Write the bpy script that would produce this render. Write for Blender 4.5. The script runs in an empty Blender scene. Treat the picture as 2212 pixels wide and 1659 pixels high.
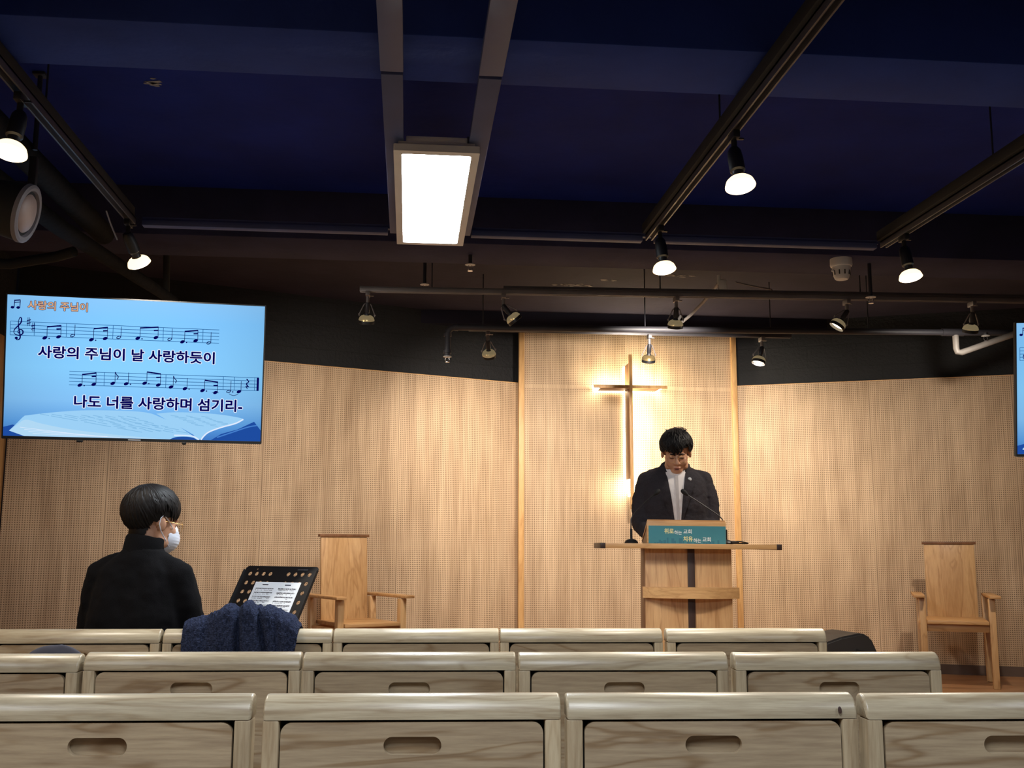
import bpy, bmesh, math, random
from math import sin, cos, pi, radians as R
from mathutils import Vector as V, Matrix as M, Euler, noise
from mathutils.bvhtree import BVHTree

random.seed(7)
SC = bpy.context.scene
COL = SC.collection

# ------------------------------------------------------------------ camera
FPX = 2290.0                      # focal length in pixels of the 2212 x 1659 frame
pitch, yaw, roll = math.atan(350 / FPX), R(5.5), 0.0037
fw = V((sin(yaw) * cos(pitch), cos(yaw) * cos(pitch), sin(pitch)))
rt = V((cos(yaw), -sin(yaw), 0))
up = rt.cross(fw)
rt2 = rt * cos(roll) + up * sin(roll)
up2 = up * cos(roll) - rt * sin(roll)
cam = bpy.data.cameras.new('camera')
cam.sensor_width = 36.0
cam.lens = 36.0 * FPX / 2212
cam.clip_start = 0.05
co = bpy.data.objects.new('camera', cam)
COL.objects.link(co)
mw = M((rt2, up2, -fw)).transposed().to_4x4()
mw.translation = V((0, 0, 1.15))
co.matrix_world = mw
SC.camera = co

# ------------------------------------------------------------------ world, exposure, room light
vs = SC.view_settings
SC.display_settings.display_device = 'sRGB'
vs.view_transform = 'Standard'
vs.look = 'None'
vs.exposure = 0.0
vs.gamma = 1.0
vs.use_curve_mapping = False
W = bpy.data.worlds.new('world')
SC.world = W
W.use_nodes = True
W.node_tree.nodes['Background'].inputs[0].default_value = (0.75, 0.78, 1.0, 1)
W.node_tree.nodes['Background'].inputs[1].default_value = 0.035
SC.cycles.max_bounces = 8
SC.cycles.sample_clamp_indirect = 6.0
try:
    SC.cycles.use_denoising = True
except Exception:
    pass

LED_STRENGTH = 62.0               # ceiling LED panel
HALL_W = 50.0
SPOT_K = 3.4                      # all warm spotlights


def area(name, loc, rot, sx, sy, w, col):
    l = bpy.data.lights.new(name, 'AREA')
    l.shape = 'RECTANGLE'
    l.size, l.size_y, l.energy, l.color = sx, sy, w, col
    o = bpy.data.objects.new(name, l)
    COL.objects.link(o)
    o.location = loc
    o.rotation_euler = rot
    return o


# the hall's ceiling lights go on over the seats around the camera
area('hall_ceiling_light', (0.1, 0.75, 2.62), (0, 0, 0), 0.3, 1.25, HALL_W, (0.88, 0.94, 1.0))
area('hall_ceiling_light', (-2.2, 0.75, 2.62), (0, 0, 0), 0.3, 1.25, HALL_W * 0.6, (0.88, 0.94, 1.0))
area('hall_ceiling_light', (2.6, 0.75, 2.62), (0, 0, 0), 0.3, 1.25, HALL_W * 0.6, (0.88, 0.94, 1.0))


# ------------------------------------------------------------------ materials
def srgb(r, g, b):
    f = lambda c: (c / 255 / 12.92) if c / 255 <= 0.04045 else ((c / 255 + 0.055) / 1.055) ** 2.4
    return (f(r), f(g), f(b), 1.0)


MATS = {}


def new_mat(name):
    m = bpy.data.materials.new(name)
    m.use_nodes = True
    nt = m.node_tree
    MATS[name] = m
    return m, nt, nt.nodes['Principled BSDF']


def link(nt, a, b):
    nt.links.new(a, b)


def mat(name, col, rough=0.5, metal=0.0, emit=None, es=0.0, var=0.12, vscale=6.0, bump=0.0, bscale=60.0, spec=0.5):
    """plain material with a little procedural unevenness"""
    m, nt, b = new_mat(name)
    tc = nt.nodes.new('ShaderNodeTexCoord')
    nz = nt.nodes.new('ShaderNodeTexNoise')
    nz.inputs['Scale'].default_value = vscale
    nz.inputs['Detail'].default_value = 4
    link(nt, tc.outputs['Object'], nz.inputs['Vector'])
    rp = nt.nodes.new('ShaderNodeValToRGB')
    rp.color_ramp.elements[0].position = 0.3
    rp.color_ramp.elements[1].position = 0.7
    rp.color_ramp.elements[0].color = tuple(c * (1 - var) for c in col[:3]) + (1,)
    rp.color_ramp.elements[1].color = tuple(min(1, c * (1 + var)) for c in col[:3]) + (1,)
    link(nt, nz.outputs['Fac'], rp.inputs['Fac'])
    link(nt, rp.outputs['Color'], b.inputs['Base Color'])
    b.inputs['Roughness'].default_value = rough
    b.inputs['Metallic'].default_value = metal
    b.inputs['Specular IOR Level'].default_value = spec
    if emit:
        b.inputs['Emission Color'].default_value = emit
        b.inputs['Emission Strength'].default_value = es
    if bump:
        n2 = nt.nodes.new('ShaderNodeTexNoise')
        n2.inputs['Scale'].default_value = bscale
        n2.inputs['Detail'].default_value = 3
        link(nt, tc.outputs['Object'], n2.inputs['Vector'])
        bp = nt.nodes.new('ShaderNodeBump')
        bp.inputs['Strength'].default_value = bump
        bp.inputs['Distance'].default_value = 0.01
        link(nt, n2.outputs['Fac'], bp.inputs['Height'])
        link(nt, bp.outputs['Normal'], b.inputs['Normal'])
    return m


def wood(name, light, dark, axis='X', rough=0.4, scale=1.0, streak=0.5, rand=0.0, ring=0.5):
    """procedural wood: fine pores along the grain plus broad figure"""
    m, nt, b = new_mat(name)
    N = nt.nodes
    tc = N.new('ShaderNodeTexCoord')
    oi = N.new('ShaderNodeObjectInfo')
    add = N.new('ShaderNodeVectorMath')
    add.operation = 'ADD'
    sc = N.new('ShaderNodeVectorMath')
    sc.operation = 'SCALE'
    sc.inputs['Scale'].default_value = 13.0
    cmb = N.new('ShaderNodeCombineXYZ')
    for i in range(3):
        link(nt, oi.outputs['Random'], cmb.inputs[i])
    link(nt, cmb.outputs[0], sc.inputs[0])
    link(nt, tc.outputs['Object'], add.inputs[0])
    link(nt, sc.outputs[0], add.inputs[1])

    def mapped(along, across):
        mp = N.new('ShaderNodeMapping')
        s = [across * scale] * 3
        s['XYZ'.index(axis)] = along * scale
        mp.inputs['Scale'].default_value = s
        link(nt, add.outputs[0], mp.inputs['Vector'])
        return mp.outputs[0]
    fine = N.new('ShaderNodeTexNoise')
    fine.inputs['Scale'].default_value = 1.0
    fine.inputs['Detail'].default_value = 5
    fine.inputs['Roughness'].default_value = 0.65
    link(nt, mapped(9, 150), fine.inputs['Vector'])
    broad = N.new('ShaderNodeTexNoise')
    broad.inputs['Scale'].default_value = 1.0
    broad.inputs['Detail'].default_value = 3
    broad.inputs['Distortion'].default_value = 0.6
    link(nt, mapped(1.6, 11), broad.inputs['Vector'])
    wv = N.new('ShaderNodeMath')
    wv.operation = 'MULTIPLY'
    wv.inputs[1].default_value = 34.0
    link(nt, broad.outputs['Fac'], wv.inputs[0])
    sn = N.new('ShaderNodeMath')
    sn.operation = 'SINE'
    link(nt, wv.outputs[0], sn.inputs[0])
    pw = N.new('ShaderNodeMath')      # thin dark growth lines
    pw.operation = 'POWER'
    mr = N.new('ShaderNodeMapRange')
    mr.inputs['From Min'].default_value = -1
    link(nt, sn.outputs[0], mr.inputs['Value'])
    link(nt, mr.outputs[0], pw.inputs[0])
    pw.inputs[1].default_value = 9.0
    rp = N.new('ShaderNodeValToRGB')
    rp.color_ramp.elements[0].position = 0.32
    rp.color_ramp.elements[0].color = dark
    rp.color_ramp.elements[1].position = 0.62
    rp.color_ramp.elements[1].color = light
    mixf = N.new('ShaderNodeMix')
    mixf.inputs['Factor'].default_value = streak
    link(nt, broad.outputs['Fac'], mixf.inputs['A'])
    link(nt, fine.outputs['Fac'], mixf.inputs['B'])
    link(nt, mixf.outputs[0], rp.inputs['Fac'])
    mx = N.new('ShaderNodeMix')
    mx.data_type = 'RGBA'
    mx.blend_type = 'MULTIPLY'
    mx.inputs['B'].default_value = (0.62, 0.52, 0.42, 1)
    rg = N.new('ShaderNodeMath')
    rg.operation = 'MULTIPLY'
    rg.inputs[1].default_value = ring
    link(nt, pw.outputs[0], rg.inputs[0])
    link(nt, rg.outputs[0], mx.inputs['Factor'])
    link(nt, rp.outputs['Color'], mx.inputs['A'])
    out = mx.outputs['Result']
    if rand:
        hs = N.new('ShaderNodeHueSaturation')
        m2 = N.new('ShaderNodeMapRange')
        m2.inputs['To Min'].default_value = 1 - rand
        m2.inputs['To Max'].default_value = 1 + rand
        link(nt, oi.outputs['Random'], m2.inputs['Value'])
        link(nt, m2.outputs[0], hs.inputs['Value'])
        link(nt, out, hs.inputs['Color'])
        out = hs.outputs['Color']
    link(nt, out, b.inputs['Base Color'])
    b.inputs['Roughness'].default_value = rough
    bp = N.new('ShaderNodeBump')
    bp.inputs['Strength'].default_value = 0.12
    bp.inputs['Distance'].default_value = 0.002
    link(nt, fine.outputs['Fac'], bp.inputs['Height'])
    link(nt, bp.outputs['Normal'], b.inputs['Normal'])
    return m


def perforated(name, light, dark, hole, pitch=0.0152, rad=0.235, seams=(), solid=(), band=None):
    """perforated acoustic veneer board: object X runs along the wall, Z is up"""
    m, nt, b = new_mat(name)
    N = nt.nodes
    tc = N.new('ShaderNodeTexCoord')
    sep = N.new('ShaderNodeSeparateXYZ')
    link(nt, tc.outputs['Object'], sep.inputs[0])

    def math_(op, a, bb=None, cc=None):
        n = N.new('ShaderNodeMath')
        n.operation = op
        for i, v in enumerate((a, bb, cc)):
            if v is None:
                continue
            if isinstance(v, (int, float)):
                n.inputs[i].default_value = v
            else:
                link(nt, v, n.inputs[i])
        return n.outputs[0]
    mp = N.new('ShaderNodeMapping')
    mp.inputs['Scale'].default_value = (70, 70, 1.7)
    link(nt, tc.outputs['Object'], mp.inputs['Vector'])
    n1 = N.new('ShaderNodeTexNoise')
    n1.inputs['Scale'].default_value = 1.0
    n1.inputs['Detail'].default_value = 5
    n1.inputs['Roughness'].default_value = 0.7
    link(nt, mp.outputs[0], n1.inputs['Vector'])
    n2 = N.new('ShaderNodeTexNoise')
    n2.inputs['Scale'].default_value = 1.0
    n2.inputs['Detail'].default_value = 2
    mp2 = N.new('ShaderNodeMapping')
    mp2.inputs['Scale'].default_value = (8, 8, 1.2)
    link(nt, tc.outputs['Object'], mp2.inputs['Vector'])
    link(nt, mp2.outputs[0], n2.inputs['Vector'])
    g = math_('MULTIPLY_ADD', n2.outputs['Fac'], 0.4, math_('MULTIPLY', n1.outputs['Fac'], 0.6))
    rp = N.new('ShaderNodeValToRGB')
    rp.color_ramp.elements[0].position = 0.36
    rp.color_ramp.elements[0].color = dark
    rp.color_ramp.elements[1].position = 0.62
    rp.color_ramp.elements[1].color = light
    link(nt, g, rp.inputs['Fac'])
    fx = math_('SUBTRACT', math_('FRACT', math_('DIVIDE', math_('ADD', sep.outputs[0], 50.0), pitch)), 0.5)
    fz = math_('SUBTRACT', math_('FRACT', math_('DIVIDE', math_('ADD', sep.outputs[2], 50.0), pitch)), 0.5)
    d = math_('SQRT', math_('ADD', math_('MULTIPLY', fx, fx), math_('MULTIPLY', fz, fz)))
    mr = N.new('ShaderNodeMapRange')
    mr.inputs['From Min'].default_value = rad - 0.05
    mr.inputs['From Max'].default_value = rad + 0.05
    mr.inputs['To Min'].default_value = 1
    mr.inputs['To Max'].default_value = 0
    link(nt, d, mr.inputs['Value'])
    holes = mr.outputs[0]
    seam = None
    for s in seams:                      # plain margins beside the joints, thin dark joint
        dist = math_('ABSOLUTE', math_('SUBTRACT', sep.outputs[0], s))
        holes = math_('MULTIPLY', holes, math_('GREATER_THAN', dist, 0.013))
        j = math_('LESS_THAN', dist, 0.0028)
        seam = j if seam is None else math_('MAXIMUM', seam, j)
    for (z0, z1) in solid:               # plain horizontal strips without holes
        ins = math_('MULTIPLY', math_('GREATER_THAN', sep.outputs[2], z0), math_('LESS_THAN', sep.outputs[2], z1))
        holes = math_('MULTIPLY', holes, math_('SUBTRACT', 1.0, ins))
    mx = N.new('ShaderNodeMix')
    mx.data_type = 'RGBA'
    mx.inputs['B'].default_value = hole
    link(nt, math_('MULTIPLY', holes, 0.86), mx.inputs['Factor'])
    link(nt, rp.outputs['Color'], mx.inputs['A'])
    out = mx.outputs['Result']
    if seam is not None:
        m3 = N.new('ShaderNodeMix')
        m3.data_type = 'RGBA'
        m3.inputs['B'].default_value = hole
        link(nt, math_('MULTIPLY', seam, 0.6), m3.inputs['Factor'])
        link(nt, out, m3.inputs['A'])
        out = m3.outputs['Result']
    link(nt, out, b.inputs['Base Color'])
    b.inputs['Roughness'].default_value = 0.55
    b.inputs['Specular IOR Level'].default_value = 0.3
    return m


def blockwork(name, col, mortar, bw=0.40, bh=0.19, off=0.0):
    m, nt, b = new_mat(name)
    N = nt.nodes
    tc = N.new('ShaderNodeTexCoord')
    sep = N.new('ShaderNodeSeparateXYZ')
    link(nt, tc.outputs['Object'], sep.inputs[0])
    cm = N.new('ShaderNodeCombineXYZ')
    link(nt, sep.outputs[0], cm.inputs[0])
    link(nt, sep.outputs[2], cm.inputs[1])
    br = N.new('ShaderNodeTexBrick')
    br.inputs['Scale'].default_value = 1.0
    br.inputs['Brick Width'].default_value = bw
    br.inputs['Row Height'].default_value = bh
    br.inputs['Mortar Size'].default_value = 0.006
    br.inputs['Color1'].default_value = col
    br.inputs['Color2'].default_value = tuple(c * 0.8 for c in col[:3]) + (1,)
    br.inputs['Mortar'].default_value = mortar
    link(nt, cm.outputs[0], br.inputs['Vector'])
    link(nt, br.outputs['Color'], b.inputs['Base Color'])
    b.inputs['Roughness'].default_value = 0.75
    nz = N.new('ShaderNodeTexNoise')
    nz.inputs['Scale'].default_value = 45
    link(nt, tc.outputs['Object'], nz.inputs['Vector'])
    ad = N.new('ShaderNodeMath')
    ad.operation = 'MULTIPLY_ADD'
    ad.inputs[1].default_value = -1.0
    link(nt, br.outputs['Fac'], ad.inputs[0])
    link(nt, nz.outputs['Fac'], ad.inputs[2])
    bp = N.new('ShaderNodeBump')
    bp.inputs['Strength'].default_value = 0.5
    bp.inputs['Distance'].default_value = 0.01
    link(nt, ad.outputs[0], bp.inputs['Height'])
    link(nt, bp.outputs['Normal'], b.inputs['Normal'])
    return m


def emis(name, col, s=1.0):
    m, nt, b = new_mat(name)
    nt.nodes.remove(b)
    e = nt.nodes.new('ShaderNodeEmission')
    e.inputs[0].default_value = col
    e.inputs[1].default_value = s
    link(nt, e.outputs[0], nt.nodes['Material Output'].inputs[0])
    return m


def glass(name, col, rough=0.05, alpha=0.25):
    m, nt, b = new_mat(name)
    b.inputs['Base Color'].default_value = col
    b.inputs['Roughness'].default_value = rough
    b.inputs['Alpha'].default_value = alpha
    return m


WALL_L = srgb(208, 179, 147)
WALL_D = srgb(168, 139, 110)
HOLE = srgb(74, 48, 30)
chair_wood = wood('chair_wood', srgb(190, 178, 152), srgb(152, 136, 112), 'X', 0.33, 1.0, 0.6, 0.05, 0.45)
chair_panel_wood = wood('chair_panel_wood', srgb(178, 160, 132), srgb(146, 127, 104), 'X', 0.42, 0.8, 0.74, 0.10, 0.8)
chair_post_wood = wood('chair_post_wood', srgb(192, 176, 146), srgb(150, 130, 102), 'Z', 0.4, 1.0, 0.5, 0.08, 0.4)
honey_wood = wood('honey_wood', srgb(206, 164, 114), srgb(174, 130, 84), 'Z', 0.4, 0.8, 0.45, 0.03, 0.55)
honey_wood_x = wood('honey_wood_x', srgb(200, 154, 102), srgb(164, 116, 70), 'X', 0.4, 0.8, 0.45, 0.03, 0.55)
lect_wood = wood('lectern_wood', srgb(216, 172, 122), srgb(180, 132, 86), 'Z', 0.4, 0.7, 0.45, 0.0, 0.5)
lect_wood_x = wood('lectern_wood_x', srgb(216, 170, 116), srgb(182, 132, 82), 'X', 0.4, 0.7, 0.45, 0.0, 0.4)
dark_wood = wood('dark_walnut', srgb(66, 44, 36), srgb(40, 26, 22), 'Z', 0.45, 1.0, 0.5, 0.0, 0.2)
brown_wood = wood('brown_wood', srgb(132, 90, 58), srgb(98, 64, 40), 'Z', 0.45, 1.0, 0.5, 0.0, 0.3)
floor_wood = wood('floor_wood', srgb(172, 126, 88), srgb(140, 98, 66), 'X', 0.35, 0.5, 0.4, 0.0, 0.4)
trim_wood = wood('trim_wood', srgb(216, 172, 116), srgb(180, 132, 80), 'Z', 0.45, 1.0, 0.4, 0.0, 0.3)
hall_floor = mat('hall_floor', srgb(120, 104, 88), 0.5)
base_grey = mat('baseboard_grey', srgb(96, 78, 68), 0.6)
ceil_glare_blue = mat('ceiling_glare_blue', srgb(16, 34, 116), 0.85, var=0.18, vscale=2.5, bump=0.25, bscale=14, spec=0.2)  # blue lens glare put into the colour; the real paint is dark neutral
beam_glare_blue = mat('beam_glare_blue', srgb(38, 58, 132), 0.85, var=0.14, vscale=3, bump=0.25, bscale=18, spec=0.2)  # the front beam carries the same blue glare in its colour
stage_paint = mat('stage_ceiling_paint', srgb(48, 43, 56), 0.85, var=0.2, vscale=2.5, bump=0.25, bscale=14, spec=0.2)  # neutral paint of the same ceiling, without the glare blue
rear_beam_glare_tint = mat('rear_beam_glare_tint', srgb(50, 49, 76), 0.85, var=0.2, vscale=3, bump=0.25, bscale=18, spec=0.2)  # neutral beam with only a little of the glare blue mixed in
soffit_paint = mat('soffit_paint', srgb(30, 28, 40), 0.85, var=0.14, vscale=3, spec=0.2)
rail_paint = mat('rail_paint', srgb(62, 70, 112), 0.6, var=0.08)
metal_dark = mat('metal_dark', srgb(46, 46, 54), 0.5, 0.3, var=0.08)
track_metal = mat('track_metal', srgb(78, 76, 82), 0.4, 0.3, var=0.08)
metal_grey = mat('metal_grey', srgb(128, 124, 128), 0.45, 0.4, var=0.08)
pipe_paint = mat('pipe_paint', srgb(50, 49, 56), 0.55, var=0.1)
duct_paint = mat('duct_paint', srgb(9, 10, 15), 0.85, spec=0.2, var=0.2, vscale=20, bump=0.4, bscale=25)
black_plastic = mat('black_plastic', srgb(22, 22, 25), 0.45, var=0.1)
black_matte = mat('black_matte', srgb(14, 14, 16), 0.8, var=0.1)
white_plastic = mat('white_plastic', srgb(206, 206, 208), 0.5, var=0.04)
chrome = mat('chrome', srgb(200, 200, 205), 0.18, 1.0, var=0.03)
gold_dome = mat('gold_reflector', srgb(170, 140, 88), 0.25, 0.85, (1.0, 0.78, 0.42, 1), 0.16, var=0.1)
dull_glass = mat('dull_glass', srgb(90, 86, 80), 0.2, 0.2, var=0.1)
lens_lit = emis('lens_lit', (1.0, 0.80, 0.52, 1), 9.0)
bulb_glow = mat('bulb_glow', srgb(250, 220, 170), 0.3, 0.0, (1.0, 0.72, 0.40, 1), 2.2, var=0.05)
led_panel = emis('led_panel', (0.86, 0.94, 1.0, 1), LED_STRENGTH)
led_white = emis('led_white', (1.0, 0.88, 0.62, 1), 30.0)
paint_flake = mat('paint_flake', srgb(150, 144, 140), 0.8, var=0.2, vscale=40)
skin = mat('skin', srgb(188, 140, 112), 0.5, var=0.06, vscale=14)
lip = mat('lip', srgb(150, 88, 76), 0.5)
hair_m = mat('black_hair', srgb(20, 17, 18), 0.55, var=0.3, vscale=60, spec=0.22)
suit = mat('suit_cloth', srgb(48, 44, 48), 0.9, var=0.18, vscale=160, bump=0.12, bscale=300, spec=0.2)
suit_edge = mat('suit_edge', srgb(22, 20, 22), 0.9, var=0.1)
shirt_m = mat('white_shirt', srgb(222, 214, 212), 0.8, var=0.04)
black_knit = mat('black_knit', srgb(9, 9, 13), 0.95, var=0.2, vscale=120, bump=0.2, bscale=350, spec=0.15)
trouser_m = mat('dark_trousers', srgb(26, 26, 32), 0.9)
shoe_m = mat('black_leather', srgb(18, 17, 17), 0.35)
mask_m = mat('mask_white', srgb(214, 218, 232), 0.8, var=0.05, vscale=30)
gold_wire = mat('gold_wire', srgb(190, 150, 92), 0.3, 0.9, var=0.03)
paper = mat('paper', srgb(226, 232, 240), 0.8, var=0.02)
ink = mat('ink', srgb(46, 52, 70), 0.8, var=0.05)
fleece = mat('navy_fleece', srgb(44, 51, 74), 1.0, var=0.45, vscale=130, bump=1.0, bscale=170, spec=0.1)
garment = mat('grey_garment', srgb(66, 66, 78), 0.9, var=0.1)
teal = mat('teal_print', srgb(62, 132, 146), 0.5, var=0.04, vscale=8)
teal_dark = mat('teal_dark', srgb(50, 114, 134), 0.5, var=0.05)
cream = mat('cream_print', srgb(242, 234, 170), 0.5, var=0.02)
pale = mat('pale_print', srgb(226, 238, 238), 0.5, var=0.02)
silver = mat('silver_print', srgb(176, 178, 182), 0.4, var=0.02)
cone_m = mat('speaker_cone', srgb(150, 128, 120), 0.5, var=0.15, vscale=9)
ring_m = mat('speaker_ring', srgb(110, 104, 108), 0.6, var=0.1)

wall_left_m = perforated('perforated_left', WALL_L, WALL_D, HOLE, seams=(-1.08, -2.16, -3.24))
wall_right_m = perforated('perforated_right', WALL_L, WALL_D, HOLE, seams=(1.08, 2.16, 3.24))
wall_center_m = perforated('perforated_center', WALL_L, WALL_D, HOLE, seams=(0.0,), solid=((2.474, 2.502),))
block_m = blockwork('dark_blockwork', srgb(16, 15, 19), srgb(8, 8, 11))


# ------------------------------------------------------------------ mesh builder
class MB:
    def __init__(s):
        s.bm = bmesh.new()

    def _new(s, before, T=None, mi=0):
        vs_ = [v for v in s.bm.verts if v not in before] if before else list(s.bm.verts)
        if T is not None:
            bmesh.ops.transform(s.bm, matrix=T, verts=vs_)
        if mi:
            for v in vs_:
                for f in v.link_faces:
                    f.material_index = mi
        return vs_

    def join(s, other, T=None, mi=None):
        me = bpy.data.meshes.new('tmp')
        other.to_mesh(me)
        n = len(s.bm.verts)
        nf = len(s.bm.faces)
        s.bm.from_mesh(me)
        bpy.data.meshes.remove(me)
        s.bm.verts.ensure_lookup_table()
        s.bm.faces.ensure_lookup_table()
        if T is not None:
            bmesh.ops.transform(s.bm, matrix=T, verts=s.bm.verts[n:])
        if mi is not None:
            for f in s.bm.faces[nf:]:
                f.material_index = mi
        return s

    def box(s, c, size, rot=None, bev=0.0, seg=2, mi=0):
        b = bmesh.new()
        bmesh.ops.create_cube(b, size=1.0)
        bmesh.ops.scale(b, vec=V(size), verts=b.verts)
        if bev:
            bmesh.ops.bevel(b, geom=list(b.edges), offset=bev, segments=seg, profile=0.5, affect='EDGES')
        T = M.Translation(V(c))
        if rot is not None:
            T = T @ (rot if isinstance(rot, M) else Euler(rot).to_matrix().to_4x4())
        s.join(b, T, mi)
        b.free()
        return s

    def tube(s, pts, r, n=10, mi=0, caps=True, flat=1.0):
        pts = [V(p) for p in pts]
        rs = r if isinstance(r, (list, tuple)) else [r] * len(pts)
        b = bmesh.new()
        prev = None
        rings = []
        for i, p in enumerate(pts):
            t = (pts[min(i + 1, len(pts) - 1)] - pts[max(i - 1, 0)])
            t = t.normalized() if t.length > 1e-9 else V((0, 0, 1))
            if prev is None:
                a = V((0, 0, 1)) if abs(t.z) < 0.9 else V((1, 0, 0))
                u = t.cross(a).normalized()
            else:
                u = prev - t * prev.dot(t)
                u = u.normalized() if u.length > 1e-6 else t.orthogonal().normalized()
            prev = u
            w = t.cross(u)
            rings.append([b.verts.new(p + (u * cos(2 * pi * k / n) + w * sin(2 * pi * k / n) * flat) * max(rs[i], 1e-5)) for k in range(n)])
        for i in range(len(rings) - 1):
            for k in range(n):
                b.faces.new((rings[i][k], rings[i][(k + 1) % n], rings[i + 1][(k + 1) % n], rings[i + 1][k]))
        if caps:
            b.faces.new(list(reversed(rings[0])))
            b.faces.new(rings[-1])
        bmesh.ops.recalc_face_normals(b, faces=b.faces)
        s.join(b, None, mi)
        b.free()
        return s

    def cyl(s, p0, p1, r0, r1=None, n=16, mi=0):
        return s.tube([p0, p1], [r0, r0 if r1 is None else r1], n, mi)

    def lathe(s, prof, T=None, n=24, mi=0, close=True):
        """profile of (radius, z) turned about Z"""
        b = bmesh.new()
        rings = []
        for (r, z) in prof:
            if r < 1e-6:
                rings.append([b.verts.new((0, 0, z))])
            else:
                rings.append([b.verts.new((r * cos(2 * pi * k / n), r * sin(2 * pi * k / n), z)) for k in range(n)])
        for i in range(len(rings) - 1):
            a, c = rings[i], rings[i + 1]
            for k in range(n):
                k2 = (k + 1) % n
                if len(a) == 1 and len(c) == 1:
                    continue
                if len(a) == 1:
                    b.faces.new((a[0], c[k2], c[k]))
                elif len(c) == 1:
                    b.faces.new((a[k], a[k2], c[0]))
                else:
                    b.faces.new((a[k], a[k2], c[k2], c[k]))
        if close:
            for rg, rev in ((rings[0], True), (rings[-1], False)):
                if len(rg) > 1:
                    b.faces.new(list(reversed(rg)) if rev else rg)
        bmesh.ops.recalc_face_normals(b, faces=b.faces)
        s.join(b, T, mi)
        b.free()
        return s

    def ell(s, c, r, rot=None, n=20, mi=0):
        b = bmesh.new()
        bmesh.ops.create_uvsphere(b, u_segments=n, v_segments=max(8, n * 2 // 3), radius=1.0)
        T = M.Translation(V(c))
        if rot is not None:
            T = T @ Euler(rot).to_matrix().to_4x4()
        T = T @ M.Diagonal(V((r[0], r[1], r[2], 1)))
        s.join(b, T, mi)
        b.free()
        return s

    def caps(s, p0, p1, r0, r1, n=14):
        """tapered capsule made of a cone and two balls (to be fused)"""
        s.tube([p0, p1], [r0, r1], n)
        s.ell(p0, (r0,) * 3, n=n)
        s.ell(p1, (r1,) * 3, n=n)
        return s

    def prism(s, poly, y0, y1, T=None, mi=0):
        """polygon of (x, z) extruded from y0 to y1"""
        b = bmesh.new()
        a = [b.verts.new((x, y0, z)) for x, z in poly]
        c = [b.verts.new((x, y1, z)) for x, z in poly]
        b.faces.new(a)
        b.faces.new(list(reversed(c)))
        for i in range(len(poly)):
            j = (i + 1) % len(poly)
            b.faces.new((a[j], a[i], c[i], c[j]))
        bmesh.ops.recalc_face_normals(b, faces=b.faces)
        s.join(b, T, mi)
        b.free()
        return s

    def quad(s, pts, mi=0):
        f = s.bm.faces.new([s.bm.verts.new(p) for p in pts])
        f.material_index = mi
        return s

    def loft(s, secs, n=28, p=2.4, mi=0):
        """superellipse sections (z, half width, half depth, cx, cy)"""
        b = bmesh.new()
        rings = []
        for (z, a, d, cx, cy) in secs:
            rg = []
            for k in range(n):
                t = 2 * pi * k / n
                ct, st = cos(t), sin(t)
                rg.append(b.verts.new((cx + a * math.copysign(abs(ct) ** (2 / p), ct), cy + d * math.copysign(abs(st) ** (2 / p), st), z)))
            rings.append(rg)
        for i in range(len(rings) - 1):
            for k in range(n):
                b.faces.new((rings[i][k], rings[i][(k + 1) % n], rings[i + 1][(k + 1) % n], rings[i + 1][k]))
        b.faces.new(list(reversed(rings[0])))
        b.faces.new(rings[-1])
        bmesh.ops.recalc_face_normals(b, faces=b.faces)
        s.join(b, None, mi)
        b.free()
        return s

    def build(s, name, mats, parent=None, world=False, smooth=True, ang=38, T=None):
        bm = s.bm
        if T is not None:
            bm.transform(T)
        loc = V((0, 0, 0))
        if parent is not None and world:
            root = parent
            while root.parent is not None:
                root = root.parent
            bm.transform(root.matrix_basis.inverted())
        if parent is None and not world:
            pass
        if parent is None and world:                 # top-level mesh: origin at its base
            xs = [v.co for v in bm.verts]
            lo = V([min(c[i] for c in xs) for i in range(3)])
            hi = V([max(c[i] for c in xs) for i in range(3)])
            loc = V(((lo.x + hi.x) / 2, (lo.y + hi.y) / 2, lo.z))
            bm.transform(M.Translation(-loc))
        bm.normal_update()
        for e in bm.edges:
            if len(e.link_faces) == 2:
                try:
                    e.smooth = e.calc_face_angle() < R(ang)
                except ValueError:
                    pass
        for f in bm.faces:
            f.smooth = smooth
        me = bpy.data.meshes.new(name)
        bm.to_mesh(me)
        bm.free()
        for m_ in (mats if isinstance(mats, (list, tuple)) else [mats]):
            me.materials.append(m_)
        o = bpy.data.objects.new(name, me)
        COL.objects.link(o)
        o.location = loc
        if parent is not None:
            o.parent = parent
        return o


def curve_bm(setup):
    """evaluate a temporary curve / text object into a bmesh"""
    o = setup()
    COL.objects.link(o)
    dg = bpy.context.evaluated_depsgraph_get()
    me = bpy.data.meshes.new_from_object(o.evaluated_get(dg))
    b = bmesh.new()
    b.from_mesh(me)
    d = o.data
    bpy.data.objects.remove(o)
    bpy.data.curves.remove(d)
    bpy.data.meshes.remove(me)
    bmesh.ops.remove_doubles(b, verts=b.verts, dist=1e-6)
    return b


def text_bm(body, size, bold=0.0, extr=0.0, space=1.0):
    def f():
        c = bpy.data.curves.new('t', 'FONT')
        c.body = body
        c.size = size
        c.offset = bold
        c.extrude = extr
        c.space_character = space
        c.resolution_u = 3
        return bpy.data.objects.new('t', c)
    return curve_bm(f)


def plate_bm(loops, thick):
    """flat plate in XY with holes, thickness along Z"""
    def f():
        c = bpy.data.curves.new('p', 'CURVE')
        c.dimensions = '2D'
        c.fill_mode = 'BOTH'
        c.extrude = thick / 2
        for lp in loops:
            sp = c.splines.new('POLY')
            sp.points.add(len(lp) - 1)
            for i, (x, y) in enumerate(lp):
                sp.points[i].co = (x, y, 0, 1)
            sp.use_cyclic_u = True
        return bpy.data.objects.new('p', c)
    return curve_bm(f)


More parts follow.
